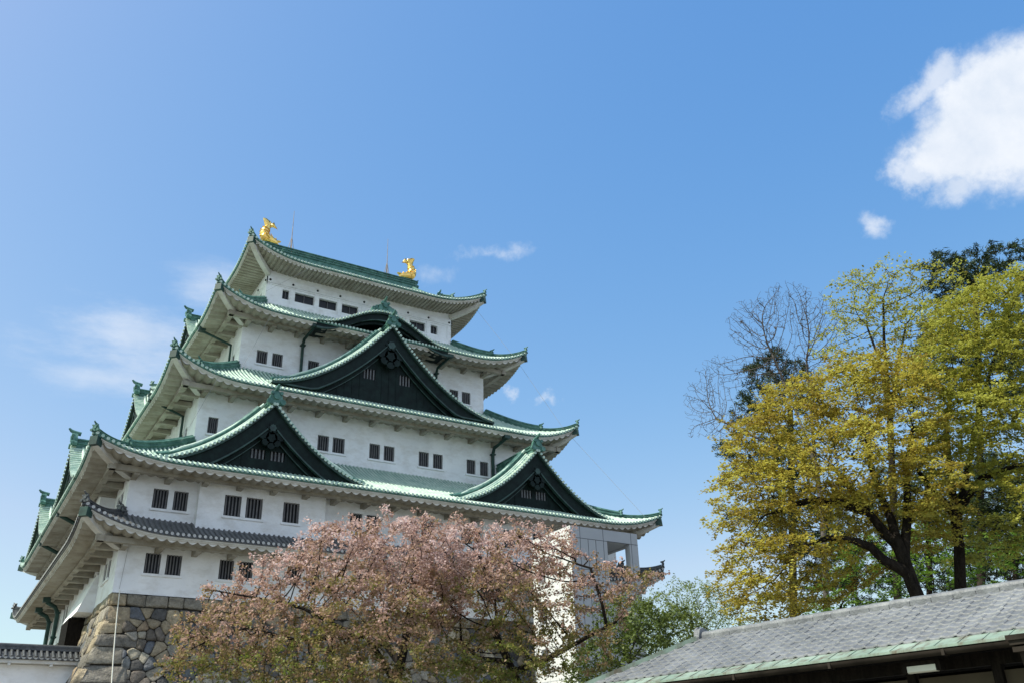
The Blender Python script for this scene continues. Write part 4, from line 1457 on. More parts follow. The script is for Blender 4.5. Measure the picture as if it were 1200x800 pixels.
# dark soffit, beams, posts and wall panels
mb = MB()
mb.face([PP(L_near, -0.26, -0.20), PP(L_far + .26, -0.26, -0.20), PP(L_far - 1.82, RUN, zr - 0.25), PP(L_near, RUN, zr - 0.25)])
mb.face([PP(L_near, 2 * RUN + 0.26, -0.20), PP(L_near, RUN, zr - 0.25), PP(L_far - 1.82, RUN, zr - 0.25), PP(L_far + .26, 2 * RUN + 0.26, -0.20)])
mb.face([PP(L_far + .26, -0.26, -0.20), PP(L_far + .26, 2 * RUN + 0.26, -0.20), PP(L_far - 1.82, RUN, zr - 0.25)])
a = L_near + 0.2
while a < L_far:
    top = min(RUN, (L_far - a) / HK)
    mb.sweep([PP(a, -0.22, -0.24), PP(a, top, -0.24 + (top + .22) * 0.42)], [(-.03, -.04), (.03, -.04), (.03, .03), (-.03, .03)])
    a += 0.36
mb.build('soffit', M['timber'], pav)
mb = MB()
for n_, z_ in ((0.55, -0.34), (2 * RUN - 0.55, -0.34)):
    mb.box(PP((L_near + L_far) / 2 - .3, n_, z_), 0.14, L_far - L_near - 0.8, 0.2, PN, PE)
    mb.box(PP((L_near + L_far) / 2 - .3, n_, z_ - .62), 0.10, L_far - L_near - 0.8, 0.09, PN, PE)
mb.build('eave_beam', M['timber'], pav)
a = L_near + 0.4
while a < L_far - 0.3:
    for n_ in (0.55, 2 * RUN - 0.55):
        mb = MB()
        mb.box(PP(a, n_, (-0.44 - PZ) / 2), 0.15, 0.15, PZ - 0.44, PN, PE)
        mb.build('post', M['timber'], pav)
    a += 1.45
mb = MB()
mb.box(PP((L_near + L_far) / 2 - .3, 0.60, (-0.5 - PZ) / 2), 0.05, L_far - L_near - 0.8, PZ - 0.55, PN, PE)
mb.build('wall_panel', M['ochre'], pav)
# tube lamp under the eave
la = 1.08
mb = MB()
lamp = thing('strip_lamp', 'short white strip lamp fixed under the dark eave of the pavilion', 'lamp', PP(la, 0.12, -0.38))
mb.sweep([PP(la - .25, 0.02, -0.40), PP(la + .25, 0.02, -0.40)], [(-.06, -.07), (-.03, -.09), (.03, -.09), (.06, -.07), (.06, .02), (-.06, .02)])
mb.build('lamp_cover', M['lamp_white'], lamp)
mb = MB()
for e_ in (-.29, .29):
    mb.box(PP(la + e_, 0.02, -0.41), 0.14, 0.08, 0.14, PN, PE)
mb.box(PP(la, 0.02, -0.345), 0.13, 0.64, 0.06, PN, PE)
mb.build('lamp_mount', M['timber'], lamp)
# ------------------------------------------------------------------ trees
def np_mesh(name, verts, faces_n, mat, parent, tint=None, smooth=False):
    """faces_n: integer array (F, k) of vertex indices."""
    me = bpy.data.meshes.new(name)
    nf, k = faces_n.shape
    me.vertices.add(len(verts))
    me.vertices.foreach_set('co', verts.astype(np.float32).ravel())
    me.loops.add(nf * k)
    me.loops.foreach_set('vertex_index', faces_n.astype(np.int32).ravel())
    me.polygons.add(nf)
    me.polygons.foreach_set('loop_start', (np.arange(nf) * k).astype(np.int32))
    me.polygons.foreach_set('loop_total', np.full(nf, k, dtype=np.int32))
    if smooth:
        me.polygons.foreach_set('use_smooth', np.ones(nf, dtype=bool))
    me.materials.append(mat)
    if tint is not None:
        a = me.attributes.new('tint', 'FLOAT', 'FACE')
        a.data.foreach_set('value', tint.astype(np.float32))
    me.update(calc_edges=True)
    o = bpy.data.objects.new(name, me)
    COL.objects.link(o)
    o.parent = parent
    o.matrix_parent_inverse = Matrix.Translation(-Vector(parent.location))
    return o

def grow(trunks, attr, step, infl, kill, rng, iters=220, jitter=0.25, up=0.0):
    """Space colonisation: branches reach for the attraction points of the crown."""
    pos, par, rlow = [], [], {}
    for tr in trunks:
        first = len(pos)
        pts = [np.array(p, float) for p in tr['path']]
        prev = -1
        if pos:
            # a limb springs from the nearest point of the wood already there
            prev = int(np.linalg.norm(np.array(pos) - pts[0], axis=1).argmin())
            pts[0] = np.array(pos[prev])
        attached = prev >= 0
        for a, b in zip(pts, pts[1:]):
            n = max(1, int(np.linalg.norm(b - a) / step))
            for k in range(n):
                if attached:
                    attached = False
                    continue
                pos.append(a + (b - a) * k / n)
                par.append(prev)
                prev = len(pos) - 1
        pos.append(pts[-1])
        par.append(prev)
        if 'r' in tr:
            for k in range(first, len(pos)):
                f = (k - first) / max(1, len(pos) - first)
                rlow[k] = tr['r'][0] * (1 - f) + tr['r'][1] * f
    attr = np.array(attr, float)
    alive = np.ones(len(attr), bool)
    best = np.full(len(attr), 1e9)
    bi = np.zeros(len(attr), int)

    def update(i0):
        P = np.array(pos[i0:])
        for c in range(0, len(P), 400):
            d = np.linalg.norm(attr[:, None, :] - P[None, c:c + 400, :], axis=2)
            j = d.argmin(1)
            m = d[np.arange(len(attr)), j]
            b = m < best
            best[b] = m[b]
            bi[b] = i0 + c + j[b]
    update(0)
    seen = set()
    for it in range(iters):
        alive &= best > kill
        act = alive & (best < infl)
        if not act.any():
            if not alive.any():
                break
            k = np.where(alive)[0][best[alive].argmin()]
            act = np.zeros_like(alive)
            act[k] = True
        ids = bi[act]
        P = np.array(pos)
        dv = attr[act] - P[ids]
        dv /= np.linalg.norm(dv, axis=1)[:, None] + 1e-9
        u, inv = np.unique(ids, return_inverse=True)
        s = np.zeros((len(u), 3))
        np.add.at(s, inv, dv)
        s += rng.normal(0, jitter, s.shape)
        s[:, 2] += up
        s /= np.linalg.norm(s, axis=1)[:, None] + 1e-9
        i0 = len(pos)
        for k, n in enumerate(u):
            key = (int(n), *np.round(s[k], 1))
            if key in seen:
                s[k] += rng.normal(0, .6, 3)
                s[k] /= np.linalg.norm(s[k])
            seen.add(key)
            pos.append(P[n] + s[k] * step)
            par.append(int(n))
        update(i0)
    return np.array(pos), np.array(par), rlow

def radii(pos, par, tip, expo, rmax):
    n = len(par)
    acc = np.zeros(n)
    nch = np.zeros(n, int)
    for i in range(n - 1, -1, -1):
        if nch[i] == 0:
            acc[i] = tip ** expo
        p = par[i]
        if p >= 0:
            acc[p] += acc[i]
            nch[p] += 1
    return np.minimum(acc ** (1 / expo), rmax), nch

def branch_mesh(name, pos, par, rad, mat, parent, sides=6, rmin=0.0):
    idx = np.where((par >= 0) & (rad >= rmin))[0]
    a, b = pos[par[idx]], pos[idx]
    ra = np.minimum(rad[par[idx]], rad[idx] * 1.35 + 0.002)
    rb = rad[idx]
    t = b - a
    ln = np.linalg.norm(t, axis=1)[:, None] + 1e-9
    t = t / ln
    b = b + t * np.minimum(rb[:, None] * 0.5, ln * 0.3)
    ref = np.where(np.abs(t[:, 2:3]) < 0.9, np.array([[0, 0, 1.0]]), np.array([[1.0, 0, 0]]))
    s = np.cross(t, ref)
    s /= np.linalg.norm(s, axis=1)[:, None]
    w = np.cross(s, t)
    ang = 2 * np.pi * np.arange(sides) / sides
    ca, sa = np.cos(ang), np.sin(ang)
    ring = s[:, None, :] * ca[None, :, None] + w[:, None, :] * sa[None, :, None]
    va = a[:, None, :] + ring * ra[:, None, None]
    vb = b[:, None, :] + ring * rb[:, None, None]
    V = np.concatenate([va, vb], axis=1).reshape(-1, 3)
    base = (np.arange(len(idx)) * 2 * sides)[:, None]
    k = np.arange(sides)
    k2 = (k + 1) % sides
    F = np.stack([base + k, base + k2, base + sides + k2, base + sides + k], axis=2).reshape(-1, 4)
    return np_mesh(name, V, F, mat, parent, smooth=True)

def leaves(centres, size, rng, flat=0.5, aspect=0.6, fold=True):
    """One small leaf per centre; flat=1 keeps leaves level, 0 turns them every way."""
    n = len(centres)
    nrm = rng.normal(0, 1, (n, 3))
    nrm[:, 2] = np.abs(nrm[:, 2]) + flat * 2.2
    nrm /= np.linalg.norm(nrm, axis=1)[:, None]
    h = rng.normal(0, 1, (n, 3))
    a = np.cross(nrm, h)
    a /= np.linalg.norm(a, axis=1)[:, None] + 1e-9
    b = np.cross(nrm, a)
    L = (size * rng.uniform(0.5, 1.55, n))[:, None] * 0.5
    Wd = L * aspect
    V = np.stack([centres - a * L, centres + b * Wd + nrm * L * 0.15, centres + a * L, centres - b * Wd + nrm * L * 0.15], axis=1).reshape(-1, 3)
    F = np.arange(n * 4).reshape(n, 4)
    return V, F

def blob_points(blobs, per_m3, rng, shell=0.45):
    """Attraction points filling a set of crown lobes. blob: (centre, rx, rz, rdepth)."""
    out = []
    for c, rx, rz, rd in blobs:
        n = max(6, int(per_m3 * 4.19 * rx * rz * rd))
        v = rng.normal(0, 1, (n, 3))
        v /= np.linalg.norm(v, axis=1)[:, None]
        r = shell + (1 - shell) * rng.uniform(0, 1, n) ** 0.6
        v *= r[:, None]
        out.append(np.array(c)[None, :] + v[:, 0:1] * rx * np.array(_r)[None, :] + v[:, 2:3] * rz * np.array([[0, 0, 1.0]]) + v[:, 1:2] * rd * np.array([[math.sin(_yaw), math.cos(_yaw), 0]]))
    return np.concatenate(out)

def lobe(u, v, dist, ru, rv, rd):
    c = at(u, v, dist)
    s = (c - CAM).length / 1085.0
    return (tuple(c), ru * s, rv * s * 1.05, rd)

def sprays(pos, par, rad, rng, rlim, per, shape):
    """Leaf places: flat sprays round the twigs, long in the twig's own direction. shape: (along, across, thick)."""
    tips = np.where((rad <= rlim) & (par >= 0))[0]
    d = pos[tips] - pos[par[tips]]
    d /= np.linalg.norm(d, axis=1)[:, None] + 1e-9
    d[:, 2] = d[:, 2] * 0.45 + rng.normal(0, 0.12, len(d)) - 0.05
    d /= np.linalg.norm(d, axis=1)[:, None] + 1e-9
    up = np.zeros_like(d)
    up[:, 2] = 1
    up += rng.normal(0, 0.22, up.shape)
    s = np.cross(d, up)
    s /= np.linalg.norm(s, axis=1)[:, None] + 1e-9
    n = np.cross(s, d)
    sc = rng.uniform(0.55, 1.45, len(tips))
    k = np.maximum(1, (per * sc).astype(int))
    idx = np.repeat(np.arange(len(tips)), k)
    m = len(idx)
    a = rng.uniform(-0.5, 1.0, m) * shape[0]
    b = rng.normal(0, 0.5, m) * shape[1] * (1.1 - np.abs(a) / (shape[0] * 1.3))
    c = rng.normal(0, 0.6, m) * shape[2]
    S_ = sc[idx][:, None]
    P = pos[tips][idx] + (d[idx] * a[:, None] + s[idx] * b[:, None]) * S_ + n[idx] * c[:, None]
    return P, tips[idx]

def make_tree(name, label, cat, seed, root, trunks, blobs, dens, step, infl, kill, tip, expo, rmax, bark, leaf=None, per=8, size=0.1, flat=0.5, aspect=0.6, rlim=None, tintf=None, group=None, jitter=0.25, up=0.0, shape=(0.4, 0.3, 0.05), shell=0.45, rmin=0.0, crown_name='crown'):
    rng = np.random.default_rng(seed)
    t = thing(name, label, cat, root, group)
    attr = blob_points(blobs, dens, rng, shell)
    pos, par, rlow = grow(trunks, attr, step, infl, kill, rng, jitter=jitter, up=up)
    rad, nch = radii(pos, par, tip, expo, rmax)
    for k, v in rlow.items():
        rad[k] = max(rad[k], v)
    branch_mesh('trunk', pos, par, rad, bark, t, 6, rmin)
    if leaf is not None:
        C, tipid = sprays(pos, par, rad, rng, rlim if rlim else tip * 2.2, per, shape)
        V, F = leaves(C, np.full(len(C), size), rng, flat, aspect)
        # leaves of one spray share most of their tone
        spray = rng.uniform(0, 1, len(pos))
        tint = 0.55 * spray[tipid] + 0.45 * rng.uniform(0, 1, len(C))
        if tintf is not None:
            tint = tintf(C, tint, rng)
        np_mesh(crown_name, V, F, leaf, t, np.clip(tint, 0, 1))
        print('LEAVES', name, len(C), len(pos))
    return t, pos, rad

LEAF = {
    'cherry': leaf_mat('cherry_blossom_and_leaf', [(0.0, (0.14, 0.17, 0.03)), (0.25, (0.22, 0.17, 0.06)), (0.45, (0.36, 0.225, 0.165)), (0.68, (0.54, 0.38, 0.34)), (1.0, (0.82, 0.69, 0.68))], 0.4),
    'gold': leaf_mat('golden_new_leaf', [(0.0, (0.19, 0.125, 0.028)), (0.35, (0.30, 0.235, 0.038)), (0.7, (0.42, 0.375, 0.06)), (1.0, (0.53, 0.53, 0.13))], 0.40),
    'lime': leaf_mat('lime_new_leaf', [(0.0, (0.19, 0.15, 0.024)), (0.45, (0.30, 0.30, 0.045)), (1.0, (0.48, 0.49, 0.11))], 0.38),
    'fresh': leaf_mat('fresh_green_leaf', [(0.0, (0.05, 0.10, 0.012)), (0.5, (0.11, 0.20, 0.02)), (1.0, (0.22, 0.33, 0.05))], 0.45),
    'dark': leaf_mat('dark_pine_needle', [(0.0, (0.014, 0.028, 0.010)), (0.6, (0.032, 0.055, 0.016)), (1.0, (0.065, 0.09, 0.026))], 0.1),
    'shrub': leaf_mat('evergreen_shrub_leaf', [(0.0, (0.04, 0.06, 0.012)), (0.6, (0.10, 0.135, 0.025)), (1.0, (0.20, 0.24, 0.06))], 0.3),
    'willow': leaf_mat('feathery_leaf', [(0.0, (0.10, 0.13, 0.03)), (0.6, (0.18, 0.23, 0.06)), (1.0, (0.28, 0.33, 0.11))], 0.4),
}

def trunk_from(u0, v0, d, pts, ground=True):
    """Trunk standing on the ground below the first point, then passing through the others (u, v, dist)."""
    p0 = at(u0, v0, d)
    path = [(p0.x, p0.y, -0.1), tuple(p0)] if ground else [tuple(p0)]
    for u, v, dd in pts:
        path.append(tuple(at(u, v, dd)))
    return path

# --- cherry trees
def cherry_tint(z_lo, z_hi, drop):
    def fn(C, t, rng):
        k = np.clip((C[:, 2] - z_lo) / (z_hi - z_lo), 0, 1)
        patch = 0.5 + 0.5 * np.sin(C[:, 0] * 1.3 + 1.7 * np.sin(C[:, 2] * 1.1)) * np.sin(C[:, 1] * 1.1 + C[:, 2] * 1.9)
        return 0.15 + drop + 0.48 * k + 0.62 * (t - 0.5) + 0.16 * (patch - 0.5)
    return fn

d = 24.0
rootA = at(464, 800, d)
tA = trunk_from(464, 800, d, [(474, 755, d), (482, 712, d + .2)])
limbs = [{'path': tA, 'r': (.17, .10)},
         {'path': [tuple(at(464, 800, d)), tuple(at(430, 745, d - 1)), tuple(at(398, 735, d - 1.4)), tuple(at(370, 718, d - 1.8))], 'r': (.09, .04)},
         {'path': [tuple(at(470, 775, d)), tuple(at(440, 740, d + 1.5)), tuple(at(458, 718, d + 2))], 'r': (.09, .05)},
         {'path': [tuple(at(400, 736, d - 1.3)), tuple(at(355, 712, d - 1)), tuple(at(300, 700, d - .6)), tuple(at(250, 691, d))], 'r': (.045, .012)},
         {'path': [tuple(at(430, 745, d - 1)), tuple(at(350, 750, d - 1.2)), tuple(at(290, 735, d - 1)), tuple(at(245, 748, d - .8))], 'r': (.05, .012)}]
blA = [lobe(278, 693, d, 44, 13, 1.0), lobe(338, 678, d, 55, 30, 1.6), lobe(402, 656, d, 60, 42, 2.4), lobe(470, 650, d, 60, 46, 2.6), lobe(300, 735, d - .8, 92, 28, 2.0), lobe(250, 775, d - .5, 55, 26, 1.6), lobe(360, 780, d - 1.5, 90, 34, 2.0), lobe(430, 715, d - 2, 80, 40, 1.6), lobe(500, 690, d + 1, 60, 50, 2.2), lobe(450, 780, d - 2, 80, 40, 1.6), lobe(225, 745, d, 26, 14, .8)]
make_tree('cherry_tree', 'broad cherry tree with fading pink blossom spreading left in front of the stone base', 'tree', 11, (rootA.x, rootA.y, 0), limbs, blA, 22, 0.20, 2.2, 0.26, 0.006, 2.3, 0.21, M['bark'], LEAF['cherry'], per=38, size=0.0605, flat=0.15, aspect=0.8, rlim=0.014, shape=(0.24, 0.17, 0.07), tintf=cherry_tint(rootA.z - .2, rootA.z + 3.2, 0), jitter=0.3)
d2 = 25.5
rootB = at(607, 800, d2)
limbs = [{'path': trunk_from(607, 800, d2, [(596, 775, d2), (582, 745, d2)]), 'r': (.16, .09)},
         {'path': [tuple(at(606, 790, d2)), tuple(at(640, 772, d2 - .3)), tuple(at(690, 745, d2 - .6)), tuple(at(722, 728, d2 - .8))], 'r': (.09, .03)},
         {'path': [tuple(at(596, 775, d2)), tuple(at(560, 770, d2 + 1)), tuple(at(540, 750, d2 + 1.2))], 'r': (.08, .04)},
         {'path': [tuple(at(715, 732, d2 - .8)), tuple(at(705, 705, d2 - .8)), tuple(at(692, 665, d2 - .8))], 'r': (.03, .01)}]
blB = [lobe(540, 650, d2, 60, 40, 2.4), lobe(600, 650, d2, 50, 42, 2.4), lobe(640, 645, d2, 34, 30, 1.6), lobe(560, 700, d2 - 1, 80, 46, 2.2), lobe(620, 715, d2 - 1, 52, 40, 1.8), lobe(680, 655, d2 - .8, 24, 22, 1.0), lobe(720, 685, d2 - .8, 42, 28, 1.2), lobe(755, 672, d2 - .8, 30, 11, .8), lobe(705, 715, d2 - 1, 42, 26, 1.2), lobe(590, 775, d2 - 1.5, 90, 32, 1.8), lobe(690, 760, d2 - 1, 40, 24, 1.2), lobe(652, 700, d2 - .6, 30, 60, 1.2)]
make_tree('cherry_tree', 'cherry tree with bronze young leaves and pink sprays in front of the grey lift tower', 'tree', 12, (rootB.x, rootB.y, 0), limbs, blB, 20, 0.21, 2.2, 0.27, 0.006, 2.3, 0.18, M['bark'], LEAF['cherry'], per=36, size=0.0625, flat=0.15, aspect=0.8, rlim=0.014, shape=(0.25, 0.18, 0.07), tintf=cherry_tint(rootB.z - .2, rootB.z + 3.6, -0.05), jitter=0.3)

# --- shrubs behind the pavilion
def plain_tree(name, label, cat, seed, d, foot, mids, blobs, **kw):
    r_ = at(*foot, d)
    r0 = kw.pop('stem', 0.08)
    tr = [{'path': trunk_from(foot[0], foot[1], d, [(u, v, d + dd) for u, v, dd in mids]), 'r': (r0, r0 * 0.62)}]
    for ex in kw.pop('limbs', []):
        tr.append({'path': [tuple(at(u, v, d + dd)) for u, v, dd in ex], 'r': (r0 * 0.5, r0 * 0.16)})
    return make_tree(name, label, cat, seed, (r_.x, r_.y, 0), tr, blobs, **kw)

d = 33.0
plain_tree('evergreen_shrub', 'dark green leafy shrub between the lift tower and the pavilion roof', 'shrub', 21, d, (735, 800), [(738, 770, 0)],
           [lobe(715, 765, d, 40, 34, 1.6), lobe(755, 745, d, 44, 40, 1.8), lobe(735, 720, d, 40, 22, 1.2), lobe(790, 740, d + 1, 34, 30, 1.6), lobe(690, 790, d, 30, 26, 1.4)],
           dens=20, step=0.25, infl=2.5, kill=0.31, tip=0.006, expo=2.3, rmax=0.12, bark=M['bark'], leaf=LEAF['shrub'], per=34, size=0.10, flat=0.3, rlim=0.014, shape=(0.32, 0.26, 0.10))
d = 44.0
plain_tree('feathery_tree', 'pale feathery green tree between the cherry blossom and the golden tree', 'tree', 22, d, (810, 800), [(808, 770, 0)],
           [lobe(800, 735, d, 60, 32, 2.2), lobe(835, 728, d, 34, 28, 2.0), lobe(770, 715, d, 34, 22, 1.8), lobe(815, 700, d, 44, 20, 1.8), lobe(850, 745, d, 30, 26, 1.6)],
           dens=15, step=0.31, infl=3, kill=0.36, tip=0.006, expo=2.3, rmax=0.14, bark=M['bark_gray'], leaf=LEAF['willow'], per=26, size=0.10, flat=0.1, aspect=0.4, rlim=0.014, shape=(0.42, 0.22, 0.12), up=0.15)

# --- golden maple
d = 34.0
plain_tree('golden_maple', 'golden leaved maple with black spreading limbs above the pavilion roof', 'tree', 31, d, (1084, 720), [(1070, 686, 0), (1059, 655, 0), (1052, 637, 0)],
           [lobe(890, 520, d, 44, 40, 2.4), lobe(935, 490, d + .5, 54, 42, 2.6), lobe(990, 470, d + 1, 54, 40, 2.6), lobe(1035, 440, d + 1, 40, 30, 2.0), lobe(880, 590, d, 42, 50, 2.6), lobe(930, 570, d - 1, 56, 46, 2.4), lobe(1000, 540, d - 1, 60, 46, 2.4), lobe(885, 660, d, 42, 44, 2.4), lobe(905, 700, d - .5, 50, 28, 2.0), lobe(950, 640, d - 1.5, 44, 34, 1.6), lobe(1060, 510, d, 44, 44, 2.2), lobe(1090, 570, d - 1, 40, 34, 2.0), lobe(866, 690, d, 26, 30, 1.6), lobe(1010, 600, d + 1.5, 44, 26, 1.8), lobe(960, 690, d + 1, 44, 22, 1.8), lobe(1085, 620, d + 1.5, 40, 26, 1.8), lobe(1050, 465, d + .5, 40, 30, 2.0)],
           limbs=[[(1056, 645, 0), (1038, 625, .2), (1018, 600, .3), (995, 570, .4), (975, 545, .5)], [(1062, 668, 0), (1036, 656, -.5), (1020, 640, -.8), (998, 632, -1), (970, 630, -1.3), (940, 640, -1.5)], [(1054, 642, 0), (1045, 610, .4), (1032, 580, .8), (1020, 545, 1.1), (1015, 510, 1.3)], [(1018, 600, .3), (985, 588, -.2), (950, 585, -.6), (905, 600, -1)], [(1058, 650, 0), (1064, 600, .4), (1062, 550, .8), (1070, 500, 1)]],
           stem=0.36, dens=9, step=0.30, infl=3.5, kill=0.40, tip=0.006, expo=2.35, rmax=0.36, bark=M['bark'], leaf=LEAF['gold'], per=62, size=0.092, flat=0.7, aspect=0.8, rlim=0.0115, shape=(0.52, 0.44, 0.06), shell=0.5)
# --- tall airy tree behind
d = 46.0
plain_tree('airy_tree', 'tall airy yellow-green tree rising behind the golden maple', 'tree', 32, d, (1052, 700), [(1046, 560, 0), (1042, 470, 0)],
           [lobe(1000, 345, d, 30, 24, 2.0), lobe(1040, 335, d, 36, 22, 2.2), lobe(1085, 345, d, 36, 30, 2.4), lobe(1020, 375, d, 40, 26, 2.2), lobe(1070, 385, d, 40, 26, 2.2), lobe(985, 410, d, 30, 26, 2.0), lobe(1010, 440, d, 36, 22, 2.0), lobe(1060, 430, d, 40, 24, 2.0), lobe(1095, 400, d, 30, 24, 2.0)],
           limbs=[[(1042, 475, 0), (1030, 420, 0), (1015, 380, .3)], [(1044, 500, 0), (1052, 430, .5), (1062, 380, .8)], [(1042, 480, 0), (1036, 400, -.5), (1035, 350, -.6)]],
           dens=5.5, step=0.38, infl=4, kill=0.46, tip=0.009, expo=2.3, rmax=0.25, bark=M['bark'], leaf=LEAF['lime'], per=26, size=0.115, flat=0.4, aspect=0.7, rlim=0.016, shape=(0.5, 0.4, 0.10), stem=0.24, up=0.12)
# --- big lime tree at the right
d = 37.0
plain_tree('lime_green_tree', 'large yellow-green tree with level leaf sprays at the right edge', 'tree', 33, d, (1126, 700), [(1124, 640, 0), (1118, 590, 0)],
           [lobe(1130, 375, d, 44, 34, 2.4), lobe(1175, 360, d, 44, 34, 2.4), lobe(1215, 380, d, 40, 50, 2.4), lobe(1115, 430, d, 46, 30, 2.4), lobe(1165, 430, d - .5, 44, 36, 2.2), lobe(1205, 460, d, 40, 44, 2.2), lobe(1130, 490, d - 1, 50, 32, 2.2), lobe(1185, 520, d - 1, 44, 36, 2.2), lobe(1120, 550, d - 1, 44, 26, 2.0), lobe(1180, 590, d - 1.5, 44, 24, 1.8), lobe(1100, 470, d, 36, 36, 2.0), lobe(1250, 540, d, 40, 60, 2.4), lobe(1090, 600, d + 1, 34, 24, 1.6), lobe(1160, 640, d + 1, 44, 20, 1.6), lobe(1205, 620, d, 36, 24, 1.6)],
           limbs=[[(1120, 600, 0), (1112, 540, 0), (1108, 490, .3), (1120, 440, .6)], [(1120, 605, 0), (1150, 560, -.4), (1190, 545, -.8), (1225, 540, -1)], [(1122, 620, 0), (1136, 540, .6), (1150, 470, .9), (1165, 420, 1)], [(1118, 600, 0), (1090, 570, -.8), (1075, 550, -1)]],
           stem=0.30, dens=8, step=0.32, infl=3.5, kill=0.42, tip=0.006, expo=2.35, rmax=0.32, bark=M['bark'], leaf=LEAF['lime'], per=66, size=0.100, flat=0.7, aspect=0.8, rlim=0.0115, shape=(0.58, 0.48, 0.06), shell=0.5)
# --- bare tree
d = 50.0
plain_tree('bare_tree', 'leafless grey tree fanning its twigs against the sky left of the golden maple', 'tree', 34, d, (968, 700), [(964, 600, 0), (955, 540, 0)],
           [lobe(880, 380, d, 30, 30, 1.8), lobe(920, 360, d, 34, 26, 2.0), lobe(955, 380, d, 30, 36, 2.0), lobe(900, 425, d, 34, 34, 1.8), lobe(945, 440, d, 30, 36, 1.8), lobe(845, 440, d, 30, 24, 1.6), lobe(825, 470, d, 30, 26, 1.6), lobe(850, 490, d, 34, 24, 1.6), lobe(830, 505, d, 30, 10, 1.0)],
           limbs=[[(955, 545, 0), (940, 500, 0), (920, 450, .2), (905, 415, .3)], [(957, 550, 0), (950, 480, .5), (945, 420, .8)], [(958, 560, 0), (915, 525, -.5), (870, 505, -.8), (840, 490, -1)]],
           stem=0.2, dens=34, step=0.24, infl=3, kill=0.22, tip=0.0065, expo=2.6, rmax=0.20, bark=M['bark_gray'], leaf=None, jitter=0.05, up=0.22, shell=0.2)
# --- pines
d = 62.0
plain_tree('dark_pine', 'dark pine whose tufted top rises above the trees at the upper right', 'tree', 35, d, (1150, 700), [(1148, 500, 0), (1145, 380, 0), (1142, 330, 0)],
           [lobe(1105, 312, d, 22, 16, 2.0), lobe(1125, 298, d, 14, 12, 1.6), lobe(1150, 305, d, 20, 18, 2.0), lobe(1178, 298, d, 14, 14, 1.6), lobe(1200, 300, d, 16, 12, 1.8), lobe(1130, 335, d, 40, 18, 2.6), lobe(1185, 335, d, 34, 16, 2.4), lobe(1110, 420, d, 40, 40, 2.4), lobe(1190, 420, d, 40, 50, 2.6), lobe(1180, 600, d, 50, 60, 2.6), lobe(1230, 330, d, 30, 20, 2)],
           dens=4, step=0.45, infl=5, kill=0.55, tip=0.012, expo=2.3, rmax=0.34, bark=M['bark_pine'], leaf=LEAF['dark'], per=60, size=0.30, flat=0.1, aspect=0.16, rlim=0.026, shape=(0.42, 0.40, 0.16), stem=0.3)
d = 56.0
plain_tree('dark_conifer', 'dark green conifer showing behind the bare twigs and golden leaves', 'tree', 36, d, (930, 720), [(928, 600, 0), (926, 480, 0)],
           [lobe(905, 440, d, 32, 30, 2.2), lobe(935, 455, d, 24, 30, 2.0), lobe(885, 480, d, 30, 22, 2.0), lobe(855, 522, d, 24, 10, 1.6), lobe(870, 555, d, 30, 12, 1.6), lobe(860, 600, d, 22, 12, 1.6), lobe(920, 540, d, 40, 40, 2.4), lobe(975, 660, d, 36, 40, 2.4), lobe(935, 620, d, 40, 40, 2.4), lobe(1000, 610, d + 2, 34, 40, 2.2)],
           dens=4, step=0.48, infl=5, kill=0.6, tip=0.012, expo=2.3, rmax=0.30, bark=M['bark_pine'], leaf=LEAF['dark'], per=60, size=0.28, flat=0.1, aspect=0.16, rlim=0.026, shape=(0.42, 0.40, 0.16), stem=0.28)
d = 66.0
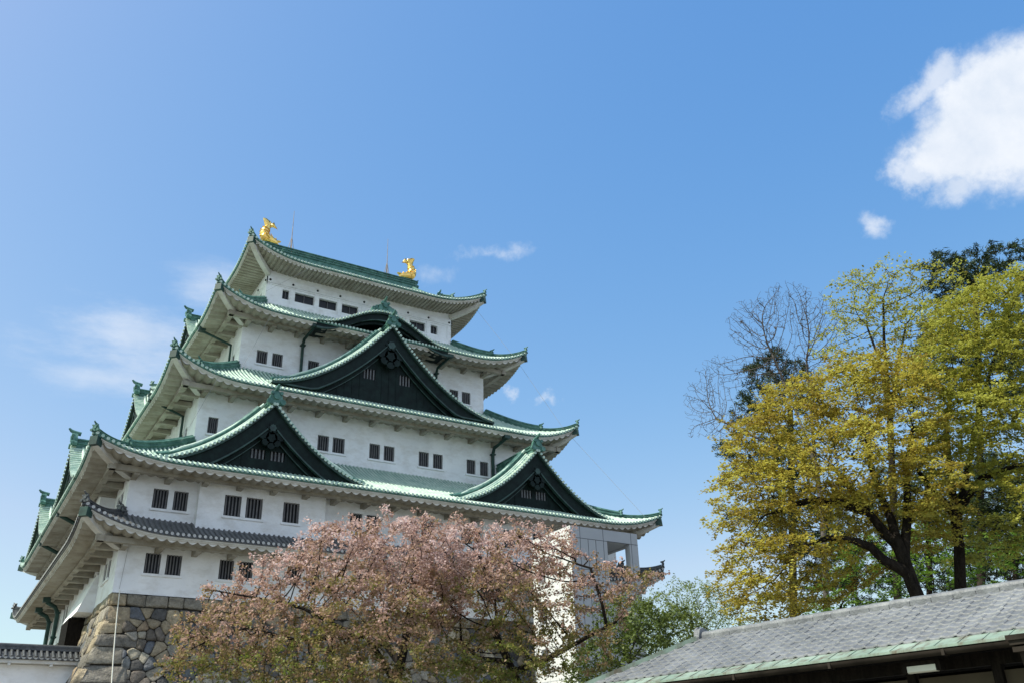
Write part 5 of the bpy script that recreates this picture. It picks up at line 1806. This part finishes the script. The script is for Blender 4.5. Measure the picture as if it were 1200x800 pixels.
plain_tree('dark_conifer', 'dark blue-green conifer filling the gap between the two black trunks', 'tree', 37, d, (1090, 730), [(1088, 640, 0), (1086, 560, 0)],
           [lobe(1080, 560, d, 40, 34, 2.6), lobe(1100, 610, d, 44, 34, 2.6), lobe(1060, 640, d, 40, 40, 2.6), lobe(1110, 670, d, 44, 36, 2.6), lobe(1020, 690, d, 36, 30, 2.4), lobe(1040, 590, d, 30, 30, 2.2)],
           dens=3.0, step=0.5, infl=5, kill=0.6, tip=0.012, expo=2.3, rmax=0.30, bark=M['bark_pine'], leaf=LEAF['dark'], per=50, size=0.28, flat=0.1, aspect=0.16, rlim=0.026, shape=(0.42, 0.40, 0.16), stem=0.26)
plain_tree('dark_conifer', 'dark blue-green conifer low at the right edge behind the lime green tree', 'tree', 38, d, (1190, 730), [(1190, 640, 0), (1188, 580, 0)],
           [lobe(1170, 570, d, 40, 34, 2.6), lobe(1210, 600, d, 40, 40, 2.6), lobe(1180, 640, d, 44, 36, 2.6), lobe(1220, 670, d, 40, 34, 2.4), lobe(1150, 680, d, 36, 30, 2.4)],
           dens=3.0, step=0.5, infl=5, kill=0.6, tip=0.012, expo=2.3, rmax=0.30, bark=M['bark_pine'], leaf=LEAF['dark'], per=50, size=0.28, flat=0.1, aspect=0.16, rlim=0.026, shape=(0.42, 0.40, 0.16), stem=0.26)
# --- fresh green understorey
for sd, d, foot, bl, lab in ((41, 41.0, (985, 740), [(985, 690, 30, 22), (1010, 655, 36, 26), (1035, 690, 30, 24), (965, 720, 26, 18)], 'fresh green sapling behind the golden maple limbs, left of its trunk'),
                             (42, 42.0, (1095, 730), [(1090, 640, 34, 26), (1105, 680, 34, 22), (1075, 665, 24, 20)], 'fresh green sapling between the two dark trunks above the pavilion roof'),
                             (43, 42.0, (1180, 730), [(1165, 660, 34, 22), (1195, 640, 34, 20), (1210, 670, 30, 22)], 'fresh green sapling by the right edge above the pavilion ridge')):
    plain_tree('green_sapling', lab, 'tree', sd, d, foot, [(foot[0], foot[1] - 30, 0)], [lobe(u, v, d, a, b, 1.8) for u, v, a, b in bl],
               dens=6, step=0.36, infl=3, kill=0.46, tip=0.007, expo=2.3, rmax=0.12, bark=M['bark'], leaf=LEAF['fresh'], per=34, size=0.12, flat=0.7, aspect=0.7, rlim=0.013, shape=(0.46, 0.38, 0.06), group='fresh green saplings under the large trees')
